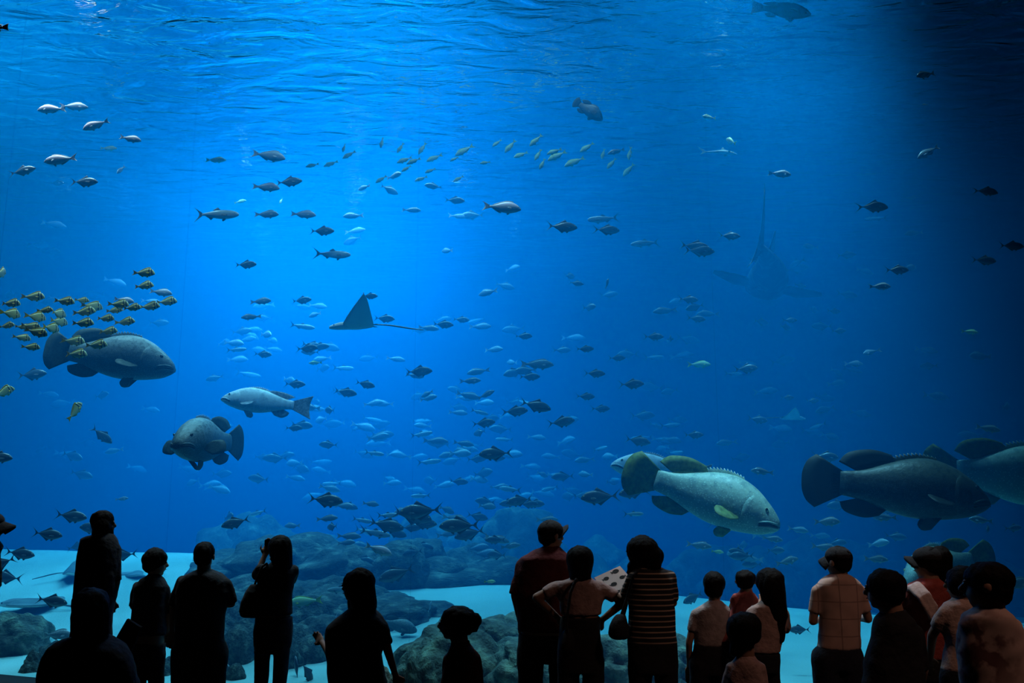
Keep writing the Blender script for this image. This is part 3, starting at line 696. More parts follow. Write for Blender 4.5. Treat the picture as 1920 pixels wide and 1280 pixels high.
def fish_mat(name, back, side, belly, rough=0.38, spots=None, spot_scale=30, bars=None, stripes=None, zmid=0.0, zr=0.10, bump=0.12):
    """skin toned by height: natural countershading on some fish, painted top light on others, plus blotches, bars or stripes"""
    m, nt, out = newmat(name)
    L = nt.links.new
    b = N(nt, 'ShaderNodeBsdfPrincipled', i_Roughness=rough); b.inputs['Specular IOR Level'].default_value = 0.5
    tc = N(nt, 'ShaderNodeTexCoord'); sp = N(nt, 'ShaderNodeSeparateXYZ'); L(tc.outputs['Object'], sp.inputs[0])
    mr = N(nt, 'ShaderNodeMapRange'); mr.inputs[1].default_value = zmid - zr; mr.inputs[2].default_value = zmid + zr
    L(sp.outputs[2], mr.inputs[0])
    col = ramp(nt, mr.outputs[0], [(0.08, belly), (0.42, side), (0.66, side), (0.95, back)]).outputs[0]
    def mix(fac, c):
        mx = N(nt, 'ShaderNodeMix', data_type='RGBA'); L(fac, mx.inputs[0]); L(col, mx.inputs[6]); mx.inputs[7].default_value = (*c, 1)
        return mx.outputs[2]
    n = N(nt, 'ShaderNodeTexNoise', i_Scale=spot_scale, i_Detail=3.0); L(tc.outputs['Object'], n.inputs['Vector'])
    if spots:
        r = ramp(nt, n.outputs[0], [(0.50, (0, 0, 0)), (0.62, (0.8, 0.8, 0.8))]); col = mix(r.outputs[0], spots)
    if spots:
        n3 = N(nt, 'ShaderNodeTexVoronoi', i_Scale=spot_scale * 3.2); L(tc.outputs['Object'], n3.inputs['Vector'])
        r = ramp(nt, n3.outputs['Distance'], [(.12, (.75, .75, .75)), (.34, (0, 0, 0))]); col = mix(r.outputs[0], tuple(min(1, c * 1.5) for c in back))
    if stripes:
        wv = N(nt, 'ShaderNodeMath', operation='SINE'); ml = N(nt, 'ShaderNodeMath', operation='MULTIPLY'); ml.inputs[1].default_value = stripes[0]
        L(sp.outputs[2], ml.inputs[0]); L(ml.outputs[0], wv.inputs[0])
        r = ramp(nt, wv.outputs[0], [(0.45, (0, 0, 0)), (0.7, (0.9, 0.9, 0.9))]); col = mix(r.outputs[0], stripes[1])
    for (x0, wd, sl, c) in bars or []:
        ad = N(nt, 'ShaderNodeMath', operation='MULTIPLY_ADD'); ad.inputs[1].default_value = sl; L(sp.outputs[2], ad.inputs[0]); L(sp.outputs[0], ad.inputs[2])
        cm = N(nt, 'ShaderNodeMath', operation='COMPARE'); cm.inputs[1].default_value = x0; cm.inputs[2].default_value = wd; L(ad.outputs[0], cm.inputs[0])
        col = mix(cm.outputs[0], c)
    L(col, b.inputs['Base Color'])
    bp = N(nt, 'ShaderNodeBump', i_Strength=bump, i_Distance=0.02); L(n.outputs[0], bp.inputs['Height']); L(bp.outputs[0], b.inputs['Normal'])
    L(b.outputs[0], out.inputs[0]); return m

TAB = dict(
 bream=[(0, .0, -.02, .006), (.05, .05, -.045, .03), (.15, .115, -.085, .052), (.3, .16, -.12, .064), (.45, .165, -.132, .062), (.6, .138, -.118, .052), (.75, .088, -.078, .036), (.9, .042, -.04, .018), (1, .034, -.033, .012)],
 jack=[(0, .0, -.02, .006), (.06, .06, -.055, .034), (.2, .13, -.115, .058), (.4, .163, -.155, .066), (.55, .148, -.148, .06), (.7, .10, -.104, .045), (.85, .045, -.048, .024), (.95, .018, -.018, .012), (1, .016, -.016, .009)],
 porkfish=[(0, .0, -.03, .006), (.05, .08, -.05, .032), (.15, .17, -.09, .054), (.28, .222, -.13, .064), (.45, .21, -.15, .06), (.6, .16, -.135, .05), (.75, .098, -.09, .034), (.9, .044, -.045, .018), (1, .038, -.038, .011)],
 tarpon=[(0, .01, -.03, .006), (.08, .05, -.065, .034), (.2, .078, -.10, .05), (.4, .09, -.115, .055), (.6, .08, -.10, .048), (.8, .05, -.056, .03), (.93, .03, -.031, .015), (1, .028, -.029, .01)],
 grunt=[(0, .0, -.02, .006), (.06, .055, -.045, .03), (.16, .10, -.075, .048), (.3, .138, -.11, .058), (.45, .142, -.12, .056), (.6, .118, -.105, .048), (.75, .078, -.072, .032), (.9, .038, -.038, .016), (1, .03, -.03, .011)],
 grouper=[(0, -.015, -.055, .022), (.04, .03, -.082, .058), (.12, .085, -.115, .085), (.25, .15, -.14, .108), (.4, .182, -.155, .114), (.55, .17, -.152, .10), (.7, .13, -.125, .074), (.85, .085, -.085, .044), (1, .066, -.066, .022)],
 blackgrouper=[(0, -.01, -.035, .014), (.05, .035, -.06, .04), (.14, .08, -.09, .064), (.28, .13, -.118, .082), (.42, .145, -.13, .085), (.58, .132, -.122, .072), (.74, .095, -.092, .05), (.88, .06, -.058, .03), (1, .048, -.048, .016)],
 shark=[(0, .0, -.012, .008), (.08, .03, -.025, .034), (.25, .062, -.05, .058), (.42, .07, -.055, .06), (.6, .055, -.04, .046), (.8, .03, -.024, .024), (.95, .016, -.014, .012), (1, .014, -.012, .008)])
M['jack'] = fish_mat('steel_jack_skin', (.07, .09, .10), (.065, .085, .095), (.13, .16, .17), .3)
M['jackfin'] = simple('dark_fin', (.07, .085, .09), .5)
M['darkjack'] = fish_mat('black_jack_skin', (.03, .04, .06), (.05, .065, .09), (.08, .10, .12), .4)
M['bream'] = fish_mat('rosy_bream_skin', (.85, .62, .68), (.52, .47, .48), (.42, .42, .42), .35)  # pale pink back is light from above, painted into the skin
M['greybream'] = fish_mat('grey_bream_skin', (.46, .46, .48), (.30, .33, .36), (.25, .28, .30), .4, spots=(.20, .23, .26), spot_scale=40)
M['breamfin'] = simple('bream_fin', (.40, .40, .40), .5)
M['pork'] = fish_mat('porkfish_skin', (.55, .48, .20), (.72, .66, .36), (.75, .70, .42), .4, stripes=(150, (.80, .60, .08)),
                     bars=[(.385, .022, .25, (.02, .02, .02)), (.255, .022, .12, (.02, .02, .02))], zmid=.03, zr=.16)
M['porkfin'] = simple('yellow_porkfish_fin', (.58, .36, .02), .5)
M['grunt'] = fish_mat('yellow_striped_skin', (.62, .80, .40), (.72, .84, .56), (.78, .86, .66), .4, stripes=(170, (.70, .80, .16)))
M['gruntfin'] = simple('yellow_green_fin', (.50, .58, .06), .5)
M['tarpon'] = fish_mat('tarpon_silver_skin', (.08, .13, .15), (.36, .42, .44), (.50, .55, .55), .22)
M['silver'] = fish_mat('bright_silver_skin', (.22, .28, .32), (.24, .30, .34), (.22, .26, .28), .25)
M['grouper'] = fish_mat('dark_grouper_skin', (.20, .23, .22), (.085, .105, .10), (.06, .075, .07), .5, spots=(.07, .09, .08), spot_scale=34, bump=.3)  # lighter back and darker belly paint in the overhead light
M['grouperfin'] = simple('dark_grouper_fin', (.055, .075, .06), .6, .4, 60)
M['teal'] = fish_mat('olive_grouper_skin', (.44, .52, .42), (.27, .36, .31), (.28, .34, .28), .5, spots=(.24, .32, .28), spot_scale=22, bump=.3)  # back raised in tone as painted top light
M['tealfin'] = simple('olive_yellow_fin', (.19, .24, .07), .6, .5, 40)
M['black'] = fish_mat('blackish_grouper_skin', (.06, .075, .06), (.014, .019, .017), (.008, .011, .010), .5, spots=(.03, .04, .035), spot_scale=34, bump=.3)  # back lightened to paint the lit top edge
M['blackfin'] = simple('blackish_fin', (.012, .017, .015), .6)
M['brown'] = fish_mat('brown_snapper_skin', (.20, .14, .12), (.10, .08, .075), (.13, .11, .10), .5, spots=(.07, .055, .05), spot_scale=30)  # paler back holds light from above in its colour
M['pale'] = fish_mat('pale_grouper_skin', (.92, .92, .94), (.78, .80, .82), (.40, .44, .47), .45, spots=(.56, .58, .62), spot_scale=18, bump=.2)  # bright back and dim belly carry painted light and shade
M['palefin'] = simple('pale_grouper_fin', (.46, .46, .50), .5, .5, 50)
M['shark'] = fish_mat('bronze_shark_skin', (.30, .36, .26), (.30, .36, .28), (.60, .62, .58), .5)
M['sharkfin'] = simple('shark_fin_skin', (.26, .32, .24), .5)
M['iris'] = simple('fish_iris', (.55, .50, .30), .3)
M['mouth'] = simple('dark_mouth', (.02, .022, .02), .7)
M['lip'] = simple('pale_lip', (.45, .50, .42), .5)

SPEC = dict(   # kind: table, body and fin materials, tail outline
 jack=('jack', 'jack', 'jackfin', 'lunate'), darkjack=('jack', 'darkjack', 'jackfin', 'lunate'),
 bream=('bream', 'bream', 'breamfin', 'fork'), greybream=('bream', 'greybream', 'breamfin', 'fork'),
 pork=('porkfish', 'pork', 'porkfin', 'fork'), grunt=('grunt', 'grunt', 'gruntfin', 'fork'),
 tarpon=('tarpon', 'tarpon', 'jackfin', 'lunate'), silver=('grunt', 'silver', 'breamfin', 'fork'),
 grouper=('grouper', 'grouper', 'grouperfin', 'fan'), teal=('grouper', 'teal', 'tealfin', 'fan'),
 black=('grouper', 'black', 'blackfin', 'fan'), pale=('blackgrouper', 'pale', 'palefin', 'square'),
 speckled=('grouper', 'grouper', 'grouperfin', 'fan'), snapper=('blackgrouper', 'brown', 'palefin', 'square'),
 shark=('shark', 'shark', 'sharkfin', 'shark'))
TAIL = dict(
 fork=[(-.50, .13), (-.45, .085), (-.425, .04), (-.415, 0), (-.425, -.04), (-.45, -.085), (-.50, -.13)],
 lunate=[(-.50, .18), (-.44, .12), (-.385, .055), (-.365, 0), (-.385, -.055), (-.44, -.12), (-.50, -.18)],
 fan=[(-.43, .15), (-.475, .115), (-.50, .06), (-.505, 0), (-.50, -.06), (-.475, -.115), (-.43, -.15)],
 square=[(-.50, .135), (-.485, .09), (-.475, .045), (-.472, 0), (-.475, -.045), (-.485, -.09), (-.50, -.135)],
 shark=[(-.52, .16), (-.47, .10), (-.41, .03), (-.385, 0), (-.40, -.03), (-.42, -.05), (-.44, -.075)])
PARTS = {}
def fish_parts(kind, bend, level):
    """list of (part name, mesh, [sub-parts]) shared by every copy of this kind"""
    key = (kind, bend, level)
    if key in PARTS: return PARTS[key]
    tabn, mb, mf, tl = SPEC[kind]
    big = tabn in ('grouper', 'blackgrouper')
    s = Shape(TAB[tabn], bend, *((30, 20) if level >= 3 else (20, 14) if level == 2 else (12, 10)))
    top = lambda t, o=-.008: (0.5 - .8 * t, interp(TAB[tabn], t, 1) + o)
    bot = lambda t, o=.008: (0.5 - .8 * t, interp(TAB[tabn], t, 2) + o)
    ext = lambda p, dx, dz: (p[0] + dx, p[1] + dz)
    n = 25 if level >= 3 else 15 if level == 2 else 9
    zp = interp(TAB[tabn], 1, 1)
    L = [('body', s.body(), M[mb], [])]
    L.append(('tail_fin', s.fin([(-.285, zp), (-.295, 0), (-.285, -zp)], TAIL[tl], .012 if big else .008, n), M[mf], []))
    if tabn == 'grouper':
        L.append(('spiny_dorsal_fin', s.fin([top(t) for t in (.34, .45, .55, .64)], [ext(top(.34), -.02, .03), ext(top(.45), -.03, .035), ext(top(.56), -.03, .035), ext(top(.66), -.02, .035)], .008, n, spiky=.45), M[mb], []))
        L.append(('soft_dorsal_fin', s.fin([top(t) for t in (.63, .72, .8, .88)], [ext(top(.66), 0, .05), ext(top(.76), -.03, .10), ext(top(.88), -.055, .105), ext(top(.95), -.05, .055)], .010, n), M[mf], []))
        L.append(('anal_fin', s.fin([bot(t) for t in (.68, .75, .82, .87)], [ext(bot(.72), -.01, -.05), ext(bot(.80), -.03, -.09), ext(bot(.90), -.05, -.085), ext(bot(.94), -.045, -.04)], .010, n), M[mf], []))
    elif tabn == 'blackgrouper':
        L.append(('spiny_dorsal_fin', s.fin([top(t) for t in (.34, .45, .55, .64)], [ext(top(.34), -.02, .02), ext(top(.45), -.03, .03), ext(top(.56), -.03, .028), ext(top(.66), -.02, .02)], .008, n, spiky=.45), M[mb], []))
        L.append(('soft_dorsal_fin', s.fin([top(t) for t in (.64, .73, .81, .88)], [ext(top(.66), -.01, .03), ext(top(.77), -.03, .055), ext(top(.87), -.05, .06), ext(top(.93), -.06, .045)], .010, n), M[mf], []))
        L.append(('anal_fin', s.fin([bot(t) for t in (.70, .76, .82, .86)], [ext(bot(.73), -.02, -.05), ext(bot(.80), -.045, -.085), ext(bot(.87), -.05, -.07), ext(bot(.9), -.04, -.04)], .010, n), M[mf], []))
    elif tabn == 'jack' or tabn == 'tarpon':
        if tabn == 'jack':
            L.append(('dorsal_fin', s.fin([top(t) for t in (.42, .5, .65, .85)], [ext(top(.47), -.03, .085), ext(top(.56), -.03, .055), ext(top(.72), -.02, .03), ext(top(.9), -.015, .015)], .006, n), M[mf], []))
            L.append(('anal_fin', s.fin([bot(t) for t in (.5, .58, .7, .86)], [ext(bot(.56), -.03, -.075), ext(bot(.64), -.03, -.045), ext(bot(.76), -.02, -.026), ext(bot(.9), -.015, -.012)], .006, n), M[mf], []))
        else:
            L.append(('dorsal_fin', s.fin([top(t) for t in (.48, .54, .6)], [ext(top(.55), -.02, .07), ext(top(.6), -.04, .04), ext(top(.64), -.06, .015)], .006, n), M[mf], []))
            L.append(('anal_fin', s.fin([bot(t) for t in (.66, .74, .84)], [ext(bot(.72), -.02, -.07), ext(bot(.78), -.02, -.035), ext(bot(.88), -.015, -.015)], .006, n), M[mf], []))
    elif tabn == 'shark':
        L.append(('dorsal_fin', s.fin([top(t) for t in (.36, .43, .5)], [ext(top(.46), -.01, .085), ext(top(.48), -.015, .07), ext(top(.53), -.01, .012)], .010, n), M[mf], []))
        L.append(('anal_fin', s.fin([bot(t) for t in (.78, .82, .86)], [ext(bot(.84), -.01, -.035), ext(bot(.86), -.01, -.025), ext(bot(.88), -.01, -.006)], .006, n), M[mf], []))
    else:
        hi = .06 if tabn == 'porkfish' else .035
        L.append(('dorsal_fin', s.fin([top(t) for t in (.24, .4, .6, .86)], [ext(top(.27), -.01, hi), ext(top(.42), -.015, hi), ext(top(.66), -.015, hi * .8), ext(top(.9), -.015, .02)], .006, n), M[mf], []))
        L.append(('anal_fin', s.fin([bot(t) for t in (.58, .66, .75, .86)], [ext(bot(.62), -.015, -.05), ext(bot(.7), -.015, -.045), ext(bot(.8), -.015, -.03), ext(bot(.9), -.01, -.012)], .006, n), M[mf], []))
    if level >= 2:
        fl = .17 if tabn == 'jack' else .16 if tabn == 'shark' else .13
        for sd in (1, -1):
            tp, ap = (.30, R(112)) if big else (.29, R(100))
            c = Vector(s.S(tp, sd * ap, -.004))
            rot = Matrix.Translation(c) @ Matrix.Rotation(sd * R(-78 if level == 4 else -32 if not tabn == 'shark' else -75), 4, 'Z') @ Matrix.Rotation(sd * R(62 if big and level != 4 else 18 if not tabn == 'shark' else 65), 4, 'X')
            if big: pf = s.fin([(0, .022), (0, -.022)], [(-.05, .055), (-.125, .06), (-.155, .01), (-.14, -.04), (-.06, -.055)], .010, 13, name='pectoral', xf=rot)
            else: pf = s.fin([(0, .018), (0, -.018)], [(-fl * .5, .015), (-fl, -.015), (-fl * .8, -.045), (-.04, -.04)], .006, 9, name='pectoral', xf=rot)
            L.append(('pectoral_fin', pf, M[mf], []))
        for sd in (1, -1):
            c = Vector(s.S(.36, sd * R(160), -.004))
            rot = Matrix.Translation(c) @ Matrix.Rotation(sd * R(-25), 4, 'X')
            k = 1.0 if big else .75
            L.append(('pelvic_fin', s.fin([(.02, 0), (-.03, 0)], [(-.02 * k, -.075 * k), (-.065 * k, -.085 * k), (-.085 * k, -.05 * k), (-.06 * k, -.01)], .008, 9, name='pelvic', xf=rot), M[mf], []))
        te, ae, re_ = (.115, R(52), .014) if big else (.10, R(62), .016) if tabn != 'shark' else (.08, R(75), .008)
        for sd in (1, -1):
            sub = [('pupil', s.ball(te, sd * ae, re_ * .62, 'pupil', re_ * .45), M['eye'])]
            L.append(('eye', s.ball(te, sd * ae, re_, 'eye', -re_ * .2), M['iris'] if kind not in ('black', 'grouper', 'snapper') else M['eye'], sub if level >= 3 else []))
    if level >= 3 and big:
        for sd in (1, -1):
            up = [s.S(t, sd * R(a), .001) for t, a in ((.006, 78), (.03, 80), (.07, 88), (.11, 97), (.145, 106))]
            lo = [s.S(t, sd * R(a), .002) for t, a in ((.004, 120), (.03, 112), (.07, 112), (.11, 116), (.14, 120))]
            md = [s.S(t, sd * R(a), .000) for t, a in ((.004, 98), (.03, 97), (.07, 100), (.11, 107), (.14, 113))]
            L.append(('mouth', s.tube(md, .011, 'mouth'), M['mouth'], [('upper_lip', s.tube(up, .008, 'lip'), M[mb]), ('lower_lip', s.tube(lo, .010, 'lip'), M['lip'] if kind in ('teal', 'pale') else M[mb])]))
            L.append(('gill_cover', s.plate(.21, .29, R(45), R(140), .012, 'gill', sd), M[mb], []))
    PARTS[key] = L
    return L
NAME = dict(jack='jack_fish', darkjack='jack_fish', bream='sea_bream', greybream='sea_bream', pork='porkfish', grunt='striped_grunt', tarpon='tarpon',
            silver='silver_fish', grouper='grouper', teal='grouper', black='grouper', pale='grouper', speckled='grouper', snapper='snapper', shark='shark')
def glass_y(px): return 8.2 / (1 + .38 * (px - 960) / F)
def fish(kind, px, py, Lpx, yaw, pitch, d, label, group=None, bend=0.0, level=2, roll=0, length=None, cat=None):
    """one fish: an Empty in its middle that parents its parts; Lpx is its length in the photograph"""
    while P(px, py, d).z > SURF - .5:      # keep it under the surface
        d *= .98; length = length and length * .98
    c = P(px, py, d)
    fore = max(math.hypot(math.cos(R(yaw)) * math.cos(R(pitch)), math.sin(R(pitch))), .35)
    size = length or Lpx * d / F / fore
    o = bpy.data.objects.new(NAME[kind], None); COL.objects.link(o)
    o.empty_display_size = .1
    o.location = c; o.scale = (size,) * 3
    o.rotation_mode = 'XYZ'
    o.matrix_world = Matrix.Translation(c) @ Matrix.Rotation(R(yaw), 4, 'Z') @ Matrix.Rotation(-R(pitch), 4, 'Y') @ Matrix.Rotation(R(roll), 4, 'X') @ Matrix.Scale(size, 4)
    o['label'] = label; o['category'] = cat or ('shark' if kind == 'shark' else 'fish')
    if group: o['group'] = group
    for pn, me, mat, sub in fish_parts(kind, bend, level):
        q = link(pn, me, mat, o)
        for sn, sm, smat in sub: link(sn, sm, smat, q)
    return o

# ------------------------------------------------------------------ rocks and reef
def rock_mat(name, c1, c2, c3, scale=3.0):
    m, nt, out = newmat(name); L = nt.links.new
    b = N(nt, 'ShaderNodeBsdfPrincipled', i_Roughness=0.9); b.inputs['Specular IOR Level'].default_value = .15
    tc = N(nt, 'ShaderNodeTexCoord')
    n = N(nt, 'ShaderNodeTexNoise', i_Scale=scale, i_Detail=8.0, i_Roughness=.65); L(tc.outputs['Object'], n.inputs['Vector'])
    r = ramp(nt, n.outputs[0], [(.36, c1), (.52, c2), (.68, c3)]); L(r.outputs[0], b.inputs['Base Color'])
    n2 = N(nt, 'ShaderNodeTexNoise', i_Scale=scale * 4, i_Detail=6.0); L(tc.outputs['Object'], n2.inputs['Vector'])
    bp = N(nt, 'ShaderNodeBump', i_Strength=.7, i_Distance=.06); L(n2.outputs[0], bp.inputs['Height']); L(bp.outputs[0], b.inputs['Normal'])
    L(b.outputs[0], out.inputs[0]); return m
M_reef = rock_mat('reef_rock', (.035, .04, .04), (.075, .085, .075), (.22, .25, .20), 2.5)
M_rock = rock_mat('layered_rock', (.05, .055, .05), (.11, .12, .095), (.26, .29, .20), 2.2)
def rock_mesh(seed, sub=4, ridge=0.0, rdir=(1, 0, .6)):
    bm = bmesh.new(); bmesh.ops.create_icosphere(bm, subdivisions=sub, radius=1)
    rd = Vector(rdir).normalized()
    for v in bm.verts:
        p = v.co.copy(); o = Vector((seed * 7.3, seed * 3.1, seed * 1.7))
        k = 1 + .38 * mnoise.noise(p * .9 + o) + .20 * mnoise.noise(p * 2.1 + o) + .09 * mnoise.noise(p * 4.6 + o)
        k += .05 * abs(mnoise.noise(p * 6 + o))
        if ridge: k += ridge * (abs(math.sin(p.dot(rd) * 7 + 2 * mnoise.noise(p * 1.3 + o))) - .5)
        v.co = p * k
    me = bpy.data.meshes.new('rock'); bm.to_mesh(me); bm.free(); me.shade_smooth(); return me
ROCKS = [rock_mesh(i, 4 if i < 6 else 3) for i in range(8)]
def sand_at(p):
    q = p - G0; return sand_z(q.x * TC + q.y * TS, -q.x * TS + q.y * TC)
def rock(px, py, d, rx, ry, label, group=None, seed=0, mat=None, me=None, name='rock', rot=None):
    """a rock whose top shows at (px, py), resting in the sand"""
    t = P(px, py, d); zb = sand_at(t) - .15
    h = max(t.z - zb, .15)
    o = link(name, me or ROCKS[seed % 8], None, None, None, label, 'rock', group)
    if not o.data.materials: o.data.materials.append(mat or M_reef)
    o.location = (t.x, t.y, zb + h * .42); o.scale = (rx, ry, h * .56)
    o.rotation_euler = (0, 0, seed * 1.3 if rot is None else rot)
    return o
rr = random.Random(5)
def reef(name, label, items):
    """one rocky formation: its boulders have grown together and are its parts"""
    o = bpy.data.objects.new(name, None); COL.objects.link(o); o['label'] = label; o['category'] = 'reef'
    c0 = None
    for i, (px, py, d, rx, ry) in enumerate(items):
        t = P(px, py, d); zb = sand_at(t) - .2; h = max(t.z - zb, .2)
        if c0 is None: c0 = Vector((t.x, t.y, 0)); o.location = c0
        q = link('boulder', ROCKS[i % 8], None, o)
        if not q.data.materials: q.data.materials.append(M_reef)
        q.location = Vector((t.x, t.y, zb + h * .42)) - c0; q.scale = (rx, ry, h * .56); q.rotation_euler = (0, 0, i * 1.3)
top = lambda x: 1000 + 26 * math.sin(x * .011 + 1) + 16 * math.sin(x * .037)
reef('reef_ridge', 'long dim blue rock ridge at the back beyond the pale sand', [(x + rr.uniform(-15, 15), top(x) + rr.uniform(-22, 30) + (30 if x > 1150 else 0) + max(0, 470 - x) * .4, rr.uniform(19.6, 22.0), rr.uniform(.7, 1.2), rr.uniform(.6, 1.1)) for x in range(390, 1960, 44)])
reef('reef_mound', 'dark mound of boulders behind the long-haired girl and the camera woman',
     [(x + rr.uniform(-10, 10), 1022 + .00022 * (x - 680) ** 2 + rr.uniform(-24, 24), rr.uniform(14.8, 16.6), rr.uniform(.55, .95), rr.uniform(.5, .8)) for x in range(400, 960, 30)]
     + [(x + rr.uniform(-10, 10), 1085 + .0009 * (x - 560) ** 2 + rr.uniform(-16, 16), rr.uniform(12.9, 14.0), rr.uniform(.4, .65), rr.uniform(.4, .6)) for x in range(395, 735, 26)]
     + [(x, y, d - .4, r, r * .8) for x, y, d, r in [(432, 1128, 12.6, .36), (470, 1150, 12.2, .30), (446, 1172, 11.8, .34), (570, 1118, 12.8, .40), (600, 1150, 12.4, .34), (563, 1172, 12.0, .30), (590, 1186, 11.7, .24), (545, 1196, 11.5, .22), (628, 1178, 11.8, .26), (508, 1140, 12.4, .4), (400, 1150, 12.2, .3), (665, 1130, 13.2, .5), (740, 1108, 14.0, .55), (800, 1128, 13.6, .5)]])
M_r = []
def big(seed, ridge, rdir):
    me = rock_mesh(seed, 5, ridge, rdir); me.materials.append(M_rock); return me
def outcrop(items):
    o = bpy.data.objects.new('rock_outcrop', None); COL.objects.link(o); o['label'] = 'dark layered rock outcrop in the near sand behind the bun girl and capped man'; o['category'] = 'rock'
    c0 = None
    for sd, px, py, d, rx, ry, ridge, rd, rz in items:
        t = P(px, py, d); zb = sand_at(t) - .15; h = max(t.z - zb, .15)
        if c0 is None: c0 = Vector((t.x, t.y, 0)); o.location = c0
        q = link('boulder', big(sd, ridge, rd), None, o)
        q.location = Vector((t.x, t.y, zb + h * .42)) - c0; q.scale = (rx, ry, h * .56); q.rotation_euler = (0, 0, rz)
outcrop([(21, 850, 1150, 9.7, .56, .5, .10, (.8, .2, .9), .3), (22, 792, 1203, 9.3, .24, .3, .05, (.5, .2, .9), .2), (23, 925, 1152, 10.2, .5, .5, .13, (.7, .1, .9), 0),
         (24, 1010, 1190, 9.4, .5, .45, .12, (.7, .1, .9), .1), (25, 1150, 1186, 9.2, .50, .4, .12, (.5, .1, 1), .2), (26, 1255, 1192, 9.2, .38, .4, .10, (.5, .1, 1), .5)])
rock(716, 1264, 8.75, .16, .16, 'small near rock beside the hand of the long-haired girl', None, 0, me=big(28, .06, (.5, .1, 1)), rot=.5)
rock(28, 1150, 12.4, .44, .4, 'dark domed rock at the edge of the frame above the window sill', None, 0, me=big(27, .02, (.5, .3, .5)), rot=.5)
rock(-30, 1160, 12.9, .4, .4, 'second domed rock cut by the edge of the frame', None, 0, me=big(29, .02, (.5, .3, .5)), rot=.9)
for i, (x, y, d, r, lab) in enumerate([(66, 1218, 11.3, .12, 'fist-sized stone beside the domed rock'), (100, 1206, 11.7, .18, 'flat stone behind the stones by the domed rock'), (60, 1240, 11.1, .12, 'lowest stone beside the domed rock'),
    (196, 1206, 11.4, .16, 'stone between the seated visitor and the board'), (312, 1240, 10.9, .14, 'stone between the two boys'), (330, 1228, 11.2, .16, 'larger stone behind the trousers of the broad boy'),
    (440, 1246, 10.6, .12, 'round stone beside the leg of the broad boy')]):
    rock(x, y, d, r, r, lab, None, i)

# the big groupers
fish('grouper', 203, 668, 252, 4, -7, 12.6, 'huge dark grouper swimming behind the school of yellow porkfish', bend=.15, level=3)
fish('pale', 500, 754, 168, 184, 6, 13.2, 'pale white-grey grouper swimming above the grouper that faces the visitors', bend=-.1, level=3)
fish('grouper', 392, 828, 130, 262, -3, 12.0, 'dark grouper facing the visitors with its fins spread', bend=.12, level=4, length=1.75)
fish('teal', 1318, 928, 268, -24, -19, 9.6, 'large olive-green grouper with yellowish fins, nose down above the woman in stripes', bend=-.35, level=3)
fish('pale', 1240, 882, 190, 186, 8, 12.0, 'pale grouper half hidden behind the olive-green grouper', level=3)
fish('black', 1680, 915, 330, -4, -6, 8.8, 'blackish grouper swimming above the man in the plaid shirt', bend=.12, level=3)
fish('teal', 1890, 892, 330, 4, -4, 10.6, 'big pale-backed grouper cut off by the edge of the frame', level=3)
fish('teal', 1765, 1062, 190, 214, -8, 9.4, 'pale grouper half hidden behind the heads of the hall visitors', bend=.4, level=3)
fish('snapper', 1464, 19, 124, 2, -6, 9.9, 'dark snapper with a pale tail just below the water surface', level=3)
fish('speckled', 1103, 206, 74, -25, -40, 12.2, 'small speckled grouper diving nose down below the ripples', level=3)

